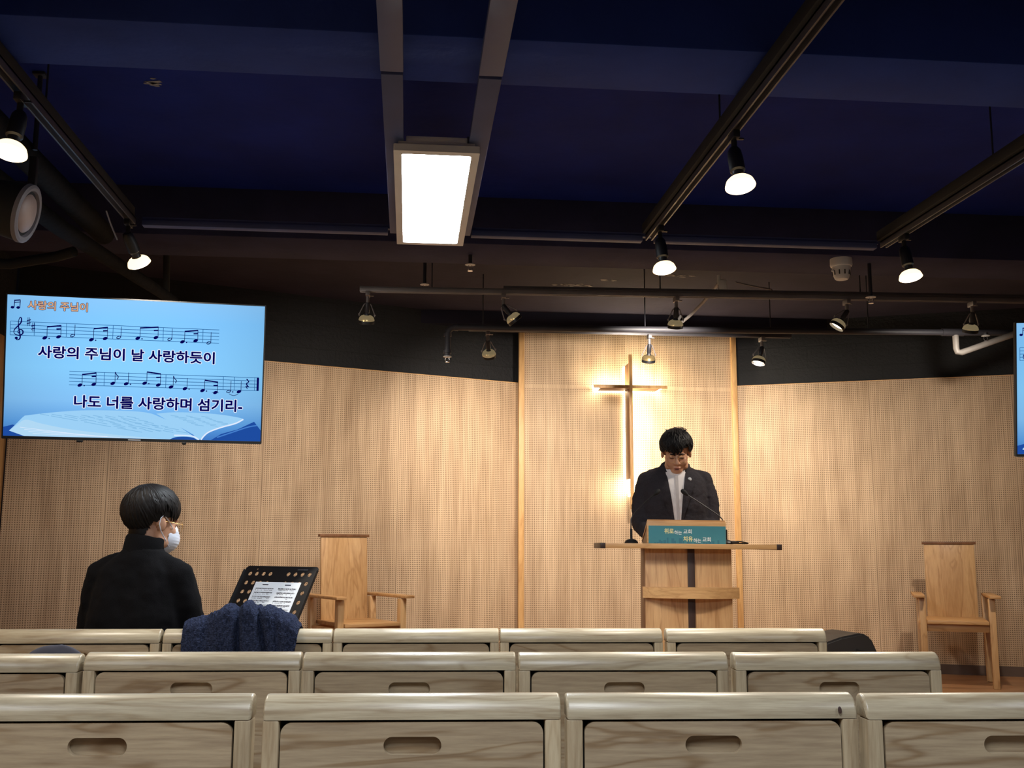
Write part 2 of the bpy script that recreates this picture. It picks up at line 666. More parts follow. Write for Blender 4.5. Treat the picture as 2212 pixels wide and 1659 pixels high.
def rrect(w, h, r, n=6, cx=0, cy=0, corners=(1, 1, 1, 1)):
    pts = []
    for (sx, sy, a0, k) in ((1, 1, 0, 0), (-1, 1, 90, 1), (-1, -1, 180, 2), (1, -1, 270, 3)):
        if corners[k]:
            for i in range(n + 1):
                a = R(a0 + 90 * i / n)
                pts.append((cx + sx * (w / 2 - r) + r * cos(a), cy + sy * (h / 2 - r) + r * sin(a)))
        else:
            pts.append((cx + sx * w / 2, cy + sy * h / 2))
    return pts


def circle(r, n=20, cx=0, cy=0):
    return [(cx + r * cos(2 * pi * i / n), cy + r * sin(2 * pi * i / n)) for i in range(n)]


def fuse(mb, voxel, it=4, fac=0.5):
    """weld overlapping closed shapes into one continuous surface"""
    me = bpy.data.meshes.new('f')
    mb.bm.to_mesh(me)
    o = bpy.data.objects.new('f', me)
    COL.objects.link(o)
    md = o.modifiers.new('r', 'REMESH')
    md.mode = 'VOXEL'
    md.voxel_size = voxel
    if it:
        sm = o.modifiers.new('s', 'SMOOTH')
        sm.iterations = it
        sm.factor = fac
    dg = bpy.context.evaluated_depsgraph_get()
    m2 = bpy.data.meshes.new_from_object(o.evaluated_get(dg))
    bpy.data.objects.remove(o)
    bpy.data.meshes.remove(me)
    mb.bm.free()
    mb.bm = bmesh.new()
    mb.bm.from_mesh(m2)
    bpy.data.meshes.remove(m2)
    return mb


def wrinkle(mb, amp, scale, stretch=(1, 1, 1), seed=0):
    mb.bm.normal_update()
    for v in mb.bm.verts:
        p = V((v.co.x * stretch[0], v.co.y * stretch[1], v.co.z * stretch[2])) * scale + V((seed, seed * 2, 0))
        v.co += v.normal * (noise.noise(p) + 0.5 * noise.noise(p * 2.1)) * amp
    return mb


def conform(target, poly, offset, T=None, cuts=3, thick=0.0):
    """lay a polygon given in (x, z) onto the front (-Y) of a surface"""
    b = bmesh.new()
    f = b.faces.new([b.verts.new((x, -1.0, z)) for x, z in poly])
    bmesh.ops.triangulate(b, faces=[f])
    for _ in range(cuts):
        es = [e for e in b.edges if e.calc_length() > 0.012]
        if es:
            bmesh.ops.subdivide_edges(b, edges=es, cuts=1)
            bmesh.ops.triangulate(b, faces=b.faces)
    for v in b.verts:
        hit = target.ray_cast(V((v.co.x, -1.0, v.co.z)), V((0, 1, 0)))
        if hit[0] is not None:
            v.co.y = hit[0].y - offset
        else:
            v.co.y = 0.0
            v.tag = True
    bad = [v for v in b.verts if v.tag]
    bmesh.ops.delete(b, geom=bad, context='VERTS')
    bmesh.ops.smooth_vert(b, verts=b.verts, factor=0.3, use_axis_y=True)
    if thick:
        r_ = bmesh.ops.extrude_face_region(b, geom=list(b.faces))
        bmesh.ops.translate(b, vec=V((0, thick, 0)), verts=[g for g in r_['geom'] if isinstance(g, bmesh.types.BMVert)])
        bmesh.ops.recalc_face_normals(b, faces=b.faces)
    return b


# ------------------------------------------------------------------ naming helpers
def tag(o, label, cat, group=None):
    o['label'] = label
    o['category'] = cat
    if group:
        o['group'] = group
    return o


def thing(name, label, cat, loc=(0, 0, 0), rot=(0, 0, 0), group=None):
    o = bpy.data.objects.new(name, None)
    o.empty_display_size = 0.1
    COL.objects.link(o)
    o.location = loc
    o.rotation_euler = rot
    bpy.context.view_layer.update()
    return tag(o, label, cat, group)


def struct(o):
    o['kind'] = 'structure'
    return o


def copy_tree(o, parent=None):
    c = o.copy()
    COL.objects.link(c)
    c.parent = parent
    for ch in list(o.children):
        copy_tree(ch, c)
    return c


# ================================================================== the room
STAGE = 0.17
PT_L = V((0.903, 8.843, 0))       # where the left wing meets the centre board
PT_R = V((2.786, 8.80, 0))
ANG = R(23.0)
TOPZ = 2.515
SLAB = 3.07

b = MB()
b.box((1.2, 3.5, -0.05), (11, 14, 0.1))
struct(b.build('floor', hall_floor, world=True))
b = MB()
b.prism([(-3.2, 0), (6.2, 0), (6.2, STAGE), (-3.2, STAGE)], 5.75, 9.6)
struct(b.build('floor_stage', floor_wood, world=True))


def wing(name, origin, side, length, z0, z1, thick, m, back=0.0, inner=0.0):
    """a wall running from origin outwards; local X along the wall, -Y faces the hall"""
    b = MB()
    x0, x1 = (-length, inner) if side < 0 else (-inner, length)
    b.box(((x0 + x1) / 2, thick / 2 + back, (z0 + z1) / 2), (x1 - x0, thick, z1 - z0))
    o = b.build(name, m, smooth=False)
    o.location = origin
    o.rotation_euler = (0, 0, ANG if side < 0 else -ANG)
    return struct(o)


wing('wall_left', PT_L, -1, 3.88, STAGE, TOPZ, 0.05, wall_left_m)
wing('wall_right', PT_R, 1, 3.6, STAGE, TOPZ, 0.05, wall_right_m)
wing('wall_left_upper', PT_L, -1, 3.88, STAGE, SLAB, 0.12, block_m, 0.055, 0.35)
wing('wall_right_upper', PT_R, 1, 3.6, STAGE, SLAB, 0.12, block_m, 0.055, 0.35)
o = wing('trim_1', PT_L, -1, 3.88, TOPZ, TOPZ + 0.006, 0.05, trim_wood)
o = wing('trim_2', PT_R, 1, 3.6, TOPZ, TOPZ + 0.006, 0.05, trim_wood)
for nm, pt, sd in (('baseboard_left', PT_L, -1), ('baseboard_right', PT_R, 1)):
    wing(nm, pt, sd, 3.55, STAGE, STAGE + 0.075, 0.012, base_grey, -0.012)
# centre board with its two wooden edge strips
b = MB()
b.box((0, 0.03, (STAGE + 2.95) / 2), (1.80, 0.06, 2.95 - STAGE))
o = b.build('wall_center', wall_center_m, smooth=False)
o.location = (1.8435, 8.79, 0)
struct(o)
for i, x in enumerate((0.925, 2.762)):
    b = MB()
    b.box((x, 8.80, (STAGE + 2.95) / 2), (0.045, 0.075, 2.95 - STAGE), bev=0.004)
    struct(b.build('trim_%d' % (3 + i), trim_wood, world=True))
# side walls of the hall, panelled low and painted block above
for nm, x, sgn in (('wall_side_left', -2.69, -1), ('wall_side_right', 6.1, 1)):
    b = MB()
    yb = 7.36 if sgn < 0 else 7.4
    b.box((x + sgn * 0.05, (yb - 1) / 2, TOPZ / 2), (0.1, yb + 1, TOPZ), mi=0)
    b.box((x + sgn * 0.06, (yb - 1) / 2, (TOPZ + SLAB) / 2), (0.1, yb + 1, SLAB - TOPZ), mi=1)
    struct(b.build(nm, [trim_wood, block_m], world=True, smooth=False))

# ceiling slab, beams
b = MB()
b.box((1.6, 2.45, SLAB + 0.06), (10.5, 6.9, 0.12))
struct(b.build('ceiling', ceil_glare_blue, world=True))
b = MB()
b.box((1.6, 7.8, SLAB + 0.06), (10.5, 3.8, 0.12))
ceiling = struct(b.build('ceiling_stage', stage_paint, world=True))  # same slab, split off so the painted-in blue glare stops here
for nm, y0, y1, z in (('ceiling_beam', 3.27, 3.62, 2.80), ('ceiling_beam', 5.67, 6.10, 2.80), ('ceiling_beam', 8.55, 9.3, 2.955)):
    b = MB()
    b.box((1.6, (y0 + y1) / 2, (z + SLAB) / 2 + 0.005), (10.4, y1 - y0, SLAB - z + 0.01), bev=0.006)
    struct(b.build(nm, soffit_paint if z > 2.9 else (beam_glare_blue if y0 < 5 else rear_beam_glare_tint), world=True))


def flakes(spots, z):
    """patches where the paint has peeled off the underside"""
    b = MB()
    rnd = random.Random(3)
    for (x, y, sx, sy, n) in spots:
        for _ in range(n):
            cx, cy = x + rnd.uniform(-sx, sx), y + rnd.uniform(-sy, sy)
            k = rnd.randint(6, 9)
            rr = rnd.uniform(0.008, 0.03)
            b.prism([(cx + rr * rnd.uniform(.4, 1.6) * cos(2 * pi * i / k), cy + 0.45 * rr * rnd.uniform(.3, 1.3) * sin(2 * pi * i / k)) for i in range(k)],
                    -0.0015, 0.0015, T=M.Translation((0, 0, z)) @ M.Rotation(R(90), 4, 'X') @ M.Diagonal(V((1, 1, 1, 1))))
    return b


# underside patches: prism lies in XZ, rotate it flat (x, z) -> (x, y)
def flat_flakes(name, spots, z, parent):
    b = MB()
    rnd = random.Random(len(spots) * 5 + int(z * 100))
    for (x, y, sx, sy, n) in spots:
        for _ in range(n):
            cx, cy = x + rnd.gauss(0, sx * .6), y + rnd.gauss(0, sy * .6)
            k = rnd.randint(6, 10)
            rr = rnd.uniform(0.008, 0.028)
            poly = [(cx + rr * rnd.uniform(.5, 1.6) * cos(2 * pi * i / k), cy + 0.5 * rr * rnd.uniform(.4, 1.3) * sin(2 * pi * i / k)) for i in range(k)]
            pb = plate_bm([poly], 0.002)
            b.join(pb, M.Translation((0, 0, z)))
            pb.free()
    o = b.build(name, paint_flake, parent, world=True)
    o['label'] = 'pale peeled paint'
    return o


flat_flakes('peeled_paint', [(1.86, 7.24, 0.10, 0.03, 16), (1.15, 7.60, 0.13, 0.03, 18), (1.42, 7.42, 0.06, 0.03, 5)], SLAB - 0.0012, ceiling)
flat_flakes('peeled_paint', [(-1.1, 4.35, 0.05, 0.05, 9)], SLAB - 0.0012, bpy.data.objects['ceiling'])


# ================================================================== ceiling equipment
# two flat rails that carry the LED panel
for i, (xa, w) in enumerate(((-0.083, 0.074), (0.248, 0.078))):
    r = thing('ceiling_rail', ['grey flat ceiling rail along the left edge of the white light panel',
                               'grey flat ceiling rail along the right edge of the white light panel'][i], 'rail', (xa, 1.0, 2.71), group='rails carrying the light panel')
    b = MB()
    b.box((xa, 4.30, 2.722), (w, 1.84, 0.024), bev=0.003)
    b.build('rail_length', rail_paint, r, world=True)
    b = MB()
    b.box((xa, 2.0, 2.7235), (w * 1.04, 2.72, 0.026), bev=0.003)
    b.build('rail_length', rail_paint, r, world=True)
    for y in (1.6, 2.9, 3.95, 4.8):
        b = MB()
        zt = 3.07
        b.cyl((xa, y, 2.73), (xa, y, zt), 0.004, n=8)
        b.build('hanger_rod', metal_dark, r, world=True)

pl = thing('panel_light', 'glowing white rectangular LED panel hanging under the dark ceiling', 'ceiling light', (0.083, 4.58, 2.66))
b = MB()
lp = plate_bm([rrect(0.335, 1.30, 0.006), rrect(0.272, 1.225, 0.012)], 0.028)
b.join(lp, M.Translation((0.083, 4.59, 2.675)))
b.build('frame', white_plastic, pl, world=True)
b = MB()
b.box((0.083, 4.59, 2.672), (0.276, 1.23, 0.012), bev=0.004)
b.build('diffuser', led_panel, pl, world=True)
b = MB()
b.box((0.083, 4.59, 2.696), (0.30, 1.27, 0.022), bev=0.004)
b.box((0.083, 4.59, 2.716), (0.24, 1.26, 0.03), bev=0.004)
b.build('housing', white_plastic, pl, world=True)

# the cross channel and the tracks
b = MB()
for (x0, x1) in ((-1.33, -0.13), (0.29, 1.17), (1.235, 2.42)):
    b.box(((x0 + x1) / 2, 5.2, 2.715), (x1 - x0, 0.05, 0.03), bev=0.003)
b.box((0.55, 5.2, 2.735), (3.76, 0.03, 0.02))
tag(b.build('ceiling_channel', rail_paint, world=True), 'long thin grey metal channel crossing the ceiling just behind the light panel', 'channel')


def track(name_label, p0, p1, z, w=0.036, h=0.034, rods=()):
    p0, p1 = V(p0), V(p1)
    d = (p1 - p0)
    L = d.length
    t = thing('lighting_track', name_label, 'lighting track', (p0.x, p0.y, z), (0, 0, math.atan2(d.y, d.x) - pi / 2), 'lighting tracks')
    b = MB()      # U profile, open below, in local coordinates along +Y
    b.box((0, L / 2, h - 0.004), (w, L, 0.008))
    b.box((-w / 2 + 0.0035, L / 2, h / 2), (0.007, L, h), bev=0.001)
    b.box((w / 2 - 0.0035, L / 2, h / 2), (0.007, L, h), bev=0.001)
    tb_ = b
    b = MB()
    b.box((-0.012, L / 2, h + 0.027), (0.046, L, 0.05), bev=0.003)
    if abs(p1.x - p0.x) < 3 and abs(p1.x - p0.x) < 1:
        b.build('mounting_rail', black_matte, t)
    b = tb_
    b.build('track_body', metal_grey if abs(p1.x - p0.x) > 3 else track_metal, t)
    for y in rods:
        b = MB()
        b.cyl((0, y, h), (0, y, SLAB - z + 0.0), 0.004, n=8)
        b.build('hanger_rod', metal_dark, t)
    return t


trL = track('left ceiling track running over the left screen to the corner of the channel', (-1.375, 0.8, 0), (-1.375, 5.17, 0), 2.70, rods=(1.2, 3.1))
trM = track('middle ceiling track running diagonally over the lectern side of the hall', (1.20, 0.8, 0), (1.20, 5.17, 0), 2.70, rods=(1.2, 3.1))
trR = track('right ceiling track ending beside the white fire detector', (2.45, 0.8, 0), (2.45, 5.17, 0), 2.70, rods=(1.4, 3.3))
trW = track('long ceiling track spanning across the stage in front of the pipe', (-0.33, 6.54, 0), (4.1, 6.36, 0), 2.72, rods=(0.45, 1.9, 3.2))
b = MB()
b.box((0.0, 2.65, 0.042), (0.045, 3.5, 0.016))
b.build('mounting_bar', track_metal, trW)
b = MB()
b.box((0, 2.30, 0.078), (0.04, 0.05, 0.075), bev=0.004)
b.cyl((0, 2.28, 0.09), (0, 2.28, 0.15), 0.012)
b.build('power_feed', white_plastic, trW)
trB = track('short ceiling track tucked under the long grey pipe', (0.40, 7.36, 0), (2.75, 7.36, 0), 2.655, rods=(0.1, 2.2))


def spot(label, loc, aim, lit, energy=0.0, cone=60, big=True, blend=0.6, s=None, color=(1.0, 0.90, 0.76), laim=None):
    """track head: adapter, stem, yoke, lamp holder and reflector bulb aimed along aim"""
    t = thing('track_spotlight', label, 'spotlight', loc, group='spotlights on the ceiling tracks')
    b = MB()
    b.box((0, 0, -0.014), (0.026, 0.075, 0.03), bev=0.003)
    b.box((0.022, 0.0, -0.022), (0.03, 0.012, 0.006))
    b.build('adapter', black_plastic if big else metal_grey, t)
    s = s or (1.12 if big else 0.98)
    d = V(aim).normalized()
    piv = V((0, 0, -0.075))
    b = MB()
    b.cyl((0, 0, -0.028), tuple(piv), 0.011, n=12)
    b.ell(tuple(piv), (0.014,) * 3, n=12)
    b.build('stem', black_plastic if big else metal_grey, t)
    q = V((0, 0, -1)).rotation_difference(d).to_matrix().to_4x4()
    T = M.Translation(piv) @ q @ M.Scale(s, 4)
    b = MB()
    if big:
        b.lathe([(0.0, 0.012), (0.017, 0.012), (0.023, 0.0), (0.026, -0.03), (0.026, -0.075), (0.019, -0.08), (0.017, -0.095), (0.022, -0.105), (0.0, -0.105)], T, 20)
    else:
        b.lathe([(0.0, 0.01), (0.012, 0.01), (0.016, 0.0), (0.017, -0.05), (0.013, -0.06), (0.018, -0.075), (0.0, -0.075)], T, 16)
    b.build('lamp_holder', black_plastic if big else metal_dark, t)
    if not big:
        b = MB()
        for sx in (-1, 1):
            pts = [T @ V(p) for p in ((0, 0, 0.012), (sx * 0.022, 0, -0.005), (sx * 0.046, 0, -0.062), (sx * 0.05, 0, -0.082))]
            b.tube(pts, 0.0035, 8)
            b.ell(tuple(T @ V((sx * 0.05, 0, -0.07))), (0.006,) * 3, n=8)
        b.build('yoke', metal_grey, t)
    z0 = -0.075 if big else -0.045
    b = MB()
    b.lathe([(0.0, z0 - 0.028), (0.022, z0 - 0.028), (0.036, z0 - 0.034), (0.045, z0 - 0.043), (0.0495, z0 - 0.055), (0.051, z0 - 0.062), (0.0485, z0 - 0.060), (0.0, z0 - 0.058)], T, 28)
    bulb = b.build('bulb', bulb_glow if (lit and big) else gold_dome, t)
    b = MB()
    if lit:
        b.lathe([(0.0485, z0 - 0.0605), (0.044, z0 - 0.066), (0.028, z0 - 0.071), (0.0, z0 - 0.073)], T, 28)
        b.build('lens', lens_lit, bulb)
    else:
        b.lathe([(0.0475, z0 - 0.0605), (0.0475, z0 - 0.078), (0.043, z0 - 0.080), (0.0, z0 - 0.081)], T, 28)
        b.build('lens', dull_glass, bulb)
    if not big:
        b = MB()
        b.lathe([(0.0485, z0 - 0.056), (0.050, z0 - 0.060), (0.050, z0 - 0.082), (0.0485, z0 - 0.083), (0.0485, z0 - 0.056)], T, 28, close=False)
        b.build('rim', black_plastic, bulb)
    if energy:
        l = bpy.data.lights.new('lamp_light', 'SPOT')
        l.energy = energy * SPOT_K
        l.color = color
        l.spot_size = R(cone)
        l.spot_blend = blend
        l.shadow_soft_size = 0.03 if big else 0.05
        lo = bpy.data.objects.new('lamp_light', l)
        COL.objects.link(lo)
        lo.parent = t
        p = T @ V((0, 0, z0 - 0.09))
        lo.location = p
        lo.rotation_euler = (V(laim).normalized() if laim else d).to_track_quat('-Z', 'Y').to_euler()
    return t


spot('lit spotlight hanging from middle track, the nearer and larger one', (1.20, 3.73, 2.70), (0.05, -0.26, -1), True, 19, 160, blend=1.0)
spot('lit spotlight at the far end of the middle track, right of the light panel', (1.20, 4.93, 2.70), (0.08, -0.20, -1), True, 25, 165, blend=1.0)
spot('lit spotlight near the left picture edge above the round loudspeaker', (-1.375, 3.66, 2.70), (-0.06, -0.24, -1), True, 22, 160, blend=1.0)
spot('lit spotlight tilted away above the left screen', (-1.375, 5.11, 2.70), (0.25, 0.62, -0.75), True, 22, 140, blend=1.0)
spot('lit spotlight at the end of the right track below the fire detector', (2.45, 4.94, 2.70), (0.08, -0.18, -1), True, 27, 165, blend=1.0)

spot('small spotlight on the long track, first from the left', (-0.28, 6.54, 2.72), (-0.06, 0.42, -1), False, 40, 130, False, 1.0, laim=(-0.1, 1, -0.8))
spot('small spotlight on the long track swivelled to the right above the pipe bend', (0.57, 6.505, 2.72), (0.65, 0.15, -0.75), False, 0, 70, False)
spot('small spotlight on the long track above the cross with golden reflector', (1.67, 6.46, 2.72), (0.02, 0.42, -1), False, 90, 100, False, 1.0, laim=(0.05, 1, -0.34))
spot('small lit spotlight on the long track pointing down to the left', (2.775, 6.415, 2.72), (-0.55, 0.10, -0.8), True, 24, 120, False, 1.0)
spot('small dark spotlight at the right end of the long track', (3.60, 6.38, 2.72), (0.02, 0.42, -1), False, 36, 130, False, 1.0, laim=(0.1, 1, -0.75))
spot('small dark spotlight under the pipe left of the centre board', (0.535, 7.36, 2.655), (0.16, 0.75, -0.9), False, 33, 105, False, 1.0, laim=(-0.06, 1, -0.55))
spot('small black spotlight under the pipe in front of the centre board', (1.70, 7.36, 2.655), (0.02, 0.45, -1), False, 0, 130, False)
spot('small lit spotlight under the pipe right of the centre board', (2.53, 7.36, 2.655), (-0.30, -0.12, -1), True, 42, 105, False, 1.0, laim=(0.35, 1, -0.55))

# sprinkler pipe
b = MB()
bend = [(0.24 + 0.05 * (1 - cos(R(a))), 7.05, 2.565 + 0.05 * sin(R(a))) for a in (0, 20, 45, 70, 90)]
b.tube([(0.24, 7.05, 2.42)] + bend + [(0.6, 7.05, 2.617), (3.9, 7.05, 2.662), (5.4, 7.0, 2.69)], 0.0215, 14)
sp = tag(b.build('sprinkler_pipe', pipe_paint, world=True), 'long grey pipe crossing above the stage with a bend down at its left end', 'pipe')
inv = M.Translation(-V(sp.location))
for p0, p1, r_ in (((0.24, 7.05, 2.435), (0.24, 7.05, 2.455), 0.028), ((0.285, 7.05, 2.6155), (0.31, 7.05, 2.6155), 0.027),
                   ((0.24, 7.05, 2.55), (0.24, 7.05, 2.57), 0.026), ((3.74, 7.05, 2.66), (3.90, 7.05, 2.662), 0.027)):
    b = MB()
    b.cyl(p0, p1, r_)
    b.build('fitting', pipe_paint, sp, T=inv)
b = MB()
b.tube([(3.84, 7.05, 2.64), (3.84, 7.05, 2.545), (3.845, 7.045, 2.52), (3.87, 7.04, 2.515), (4.19, 7.0, 2.628), (4.8, 6.9, 2.84)], 0.0215, 14)
b.build('branch', mat('branch_paint', srgb(132, 126, 122), 0.5), sp, T=inv)
b = MB()
for x in (1.6, 3.2):
    b.cyl((x, 7.05, 2.65), (x, 7.05, SLAB), 0.004, n=8)
b.build('hanger_rod', metal_dark, sp, T=inv)


def sprinkler(label, loc, stem):
    t = thing('sprinkler', label, 'sprinkler', loc, group='ceiling sprinkler heads')
    b = MB()
    b.cyl((0, 0, stem), (0, 0, -0.004), 0.011, n=12)
    b.build('stem', metal_dark if stem > 0.03 else pipe_paint, t)
    b = MB()
    b.lathe([(0.0, 0.004), (0.026, 0.002), (0.030, -0.003), (0.012, -0.006), (0.0, -0.006)], None, 20)
    b.build('cover_plate', white_plastic, t)
    b = MB()
    for sx in (-1, 1):
        b.tube([(sx * 0.008, 0, -0.005), (sx * 0.014, 0, -0.018), (sx * 0.010, 0, -0.032), (0, 0, -0.036)], 0.0025, 8)
    b.lathe([(0.0, -0.036), (0.015, -0.037), (0.015, -0.039), (0.0, -0.039)], None, 16)
    b.build('frame', chrome, t)
    return t


sprinkler('chrome sprinkler head with white plate hanging from ceiling beside the light panel', (0.325, 5.90, 2.745), 0.055)
sprinkler('sprinkler head on the end of the bent grey pipe', (0.24, 7.05, 2.412), 0.02)
sprinkler('small chrome sprinkler head hanging above the left end of the long track', (0.075, 6.62, 2.80), 0.27)
sprinkler('small sprinkler head beside the right lit spotlight', (2.67, 5.83, 2.60), 0.20)
sprinkler('chrome sprinkler head on the slanted pipe branch at right', (4.03, 6.99, 2.63), 0.02)

# fire detector
t = thing('fire_detector', 'white round fire detector with dark slots under the right beam', 'detector', (2.465, 5.75, 2.80))
b = MB()
b.lathe([(0.0, 0.002), (0.062, 0.002), (0.063, -0.038), (0.059, -0.046), (0.054, -0.048), (0.0, -0.048)], None, 32)
b.build('base', white_plastic, t)
b = MB()
b.lathe([(0.054, -0.046), (0.051, -0.066), (0.046, -0.1), (0.040, -0.116), (0.034, -0.122), (0.0, -0.120)], None, 32)
b.box((-0.054, -0.005, -0.072), (0.012, 0.016, 0.012), bev=0.003)
hd = b.build('head', white_plastic, t)
b = MB()
for k in range(10):
    a = 2 * pi * k / 10 + 0.31
    b.box((0.0487 * cos(a), 0.0487 * sin(a), -0.085), (0.004, 0.006, 0.026), (0, 0, a))
b.build('slot', black_matte, hd)

# flexible conduit hanging behind the long track
b = MB()
b.tube([(1.97, 7.5, 2.83), (1.90, 7.42, 2.735), (1.90, 7.3, 2.72), (1.93, 7.1, 2.745), (1.975, 6.9, 2.80), (1.99, 6.62, 2.85), (2.0, 6.55, 2.86)], 0.011, 10)
tag(b.build('cable_conduit', mat('conduit', srgb(150, 146, 146), 0.6, bump=0.3, bscale=90), world=True), 'pale flexible cable conduit looping behind the long track', 'conduit')
b = MB()
b.tube([(2.08, 6.52, 2.845), (2.2, 6.5, 2.815), (2.3, 6.47, 2.79), (2.31, 6.46, 2.765)], 0.005, 8)
b.build('lead', metal_grey, bpy.data.objects['cable_conduit'], world=True)

# ducts and pipes at the left
b = MB()
b.tube([(-1.62, 0.8, 2.745), (-1.61, 4.4, 2.745), (-1.60, 5.5, 2.742)], 0.055, 18)
tag(b.build('air_duct', duct_paint, world=True), 'thick dark wrapped pipe running beside the left track', 'duct')
b = MB()
b.tube([(-1.86, 1.2, 2.735), (-1.80, 4.0, 2.68), (-1.66, 5.0, 2.625), (-1.42, 6.35, 2.59)], [0.045, 0.045, 0.042, 0.03], 16)
tag(b.build('drain_pipe', duct_paint, world=True), 'dark slanting pipe below the wrapped duct ending above the left screen', 'pipe')
b = MB()
b.tube([(-1.68, 5.30, 2.59), (-1.78, 5.35, 2.575), (-2.0, 5.35, 2.53), (-2.4, 5.3, 2.525)], 0.026, 12)
tag(b.build('hose', black_matte, world=True), 'black hose sagging from the ducts to the left behind the loudspeaker', 'hose')
b = MB()
b.tube([(-1.44, 4.96, 2.70), (-1.435, 5.03, 2.655), (-1.42, 5.10, 2.60)], 0.004, 8)
tag(b.build('cable', metal_grey, world=True), 'thin pale cable looping down from the left track end', 'cable')

# loudspeaker under the ceiling
t = thing('loudspeaker', 'black ceiling loudspeaker with round pale cone at the left edge', 'loudspeaker', (-1.525, 4.2, 2.44))
Tq = V((0, 0, 1)).rotation_difference(V((0.97, 0.02, -0.24)).normalized()).to_matrix().to_4x4()
b = MB()
b.lathe([(0.0, -0.20), (0.09, -0.20), (0.112, -0.06), (0.116, 0.0), (0.09, 0.0), (0.0, -0.002)], Tq, 36)
b.build('cabinet', black_matte, t)
b = MB()
b.lathe([(0.090, 0.0), (0.094, 0.012), (0.106, 0.015), (0.117, 0.010), (0.119, -0.006), (0.090, -0.004)], Tq, 40, close=False)
b.build('rim', ring_m, t)
b = MB()
b.lathe([(0.078, 0.003), (0.070, 0.012), (0.04, 0.02), (0.0, 0.023)], Tq, 36, close=False)
b.build('cone', cone_m, t)
b = MB()
b.box((-0.02, 0.1, 0.13), (0.03, 0.03, 0.28), bev=0.004)
b.cyl((-0.02, 0.1, 0.30), (-0.02, 0.1, SLAB - 2.44), 0.010, n=14)
b.box((-0.02, 0.1, SLAB - 2.44 - 0.006), (0.05, 0.05, 0.012), bev=0.002)
b.build('bracket', metal_dark, t)


# ================================================================== screens
def grad_screen():
    m, nt, bs = new_mat('screen_sky')
    N = nt.nodes
    N.remove(bs)
    tc = N.new('ShaderNodeTexCoord')
    sep = N.new('ShaderNodeSeparateXYZ')
    link(nt, tc.outputs['Object'], sep.inputs[0])
    mr = N.new('ShaderNodeMapRange')
    mr.inputs['From Min'].default_value = -0.36
    mr.inputs['From Max'].default_value = 0.36
    link(nt, sep.outputs[2], mr.inputs['Value'])
    rp = N.new('ShaderNodeValToRGB')
    e = rp.color_ramp.elements
    e[0].position, e[0].color = 0.0, srgb(56, 110, 190)
    e[1].position, e[1].color = 0.12, srgb(92, 158, 226)
    for p, c in ((0.28, srgb(132, 194, 246)), (0.5, srgb(136, 206, 255)), (0.85, srgb(130, 200, 255)), (1.0, srgb(140, 200, 250))):
        k = e.new(p)
        k.color = c
    link(nt, mr.outputs[0], rp.inputs['Fac'])
    # soft lighter middle
    mul = N.new('ShaderNodeMath')
    mul.operation = 'MULTIPLY'
    link(nt, sep.outputs[0], mul.inputs[0])
    link(nt, sep.outputs[0], mul.inputs[1])
    mr2 = N.new('ShaderNodeMapRange')
    mr2.inputs['From Max'].default_value = 0.38
    mr2.inputs['To Min'].default_value = 1.06
    mr2.inputs['To Max'].default_value = 0.84
    link(nt, mul.outputs[0], mr2.inputs['Value'])
    em = N.new('ShaderNodeEmission')
    link(nt, rp.outputs[0], em.inputs[0])
    link(nt, mr2.outputs[0], em.inputs[1])
    link(nt, em.outputs[0], N['Material Output'].inputs[0])
    return m


S_SKY = grad_screen()
S_NAVY = emis('screen_navy', srgb(4, 2, 84), 1)
S_STAFF = emis('screen_staff', srgb(30, 92, 150), 1)
S_WHITE = emis('screen_white', srgb(224, 236, 255), 1)
S_TAN = emis('screen_tan', srgb(214, 168, 132), 1)
S_PAGE = emis('screen_page', srgb(156, 208, 246), 1)
S_PAGE2 = emis('screen_page_edge', srgb(176, 216, 244), 1)
S_PRINT = emis('screen_page_print', srgb(128, 184, 226), 1)
S_COVER = emis('screen_cover', srgb(30, 76, 160), 1)
S_SHADE = emis('screen_cover_light', srgb(70, 128, 206), 1)
SCREEN_MATS = [S_SKY, S_NAVY, S_STAFF, S_WHITE, S_TAN, S_PAGE, S_PAGE2, S_PRINT, S_COVER, S_SHADE]


def flat(loop, y, mb, mi, holes=()):
    pb = plate_bm([loop] + list(holes), 0.0)
    mb.join(pb, M.Translation((0, y, 0)) @ M.Rotation(R(90), 4, 'X'), mi)
    pb.free()


def ribbon(pts, w, closed=False):
    """outline polygon of a stroked polyline in 2-D; w may be a list"""
    ws = w if isinstance(w, (list, tuple)) else [w] * len(pts)
    L, Rr = [], []
    for i, p in enumerate(pts):
        a, c = pts[max(i - 1, 0)], pts[min(i + 1, len(pts) - 1)]
        dx, dy = c[0] - a[0], c[1] - a[1]
        l = math.hypot(dx, dy) or 1
        nx, ny = -dy / l * ws[i] / 2, dx / l * ws[i] / 2
        L.append((p[0] + nx, p[1] + ny))
        Rr.append((p[0] - nx, p[1] - ny))
    return L, Rr


def stroke(mb, pts, w, y, mi):
    L, Rr = ribbon(pts, w)
    for i in range(len(pts) - 1):
        mb.quad([(L[i][0], y, L[i][1]), (Rr[i][0], y, Rr[i][1]), (Rr[i + 1][0], y, Rr[i + 1][1]), (L[i + 1][0], y, L[i + 1][1])], mi)


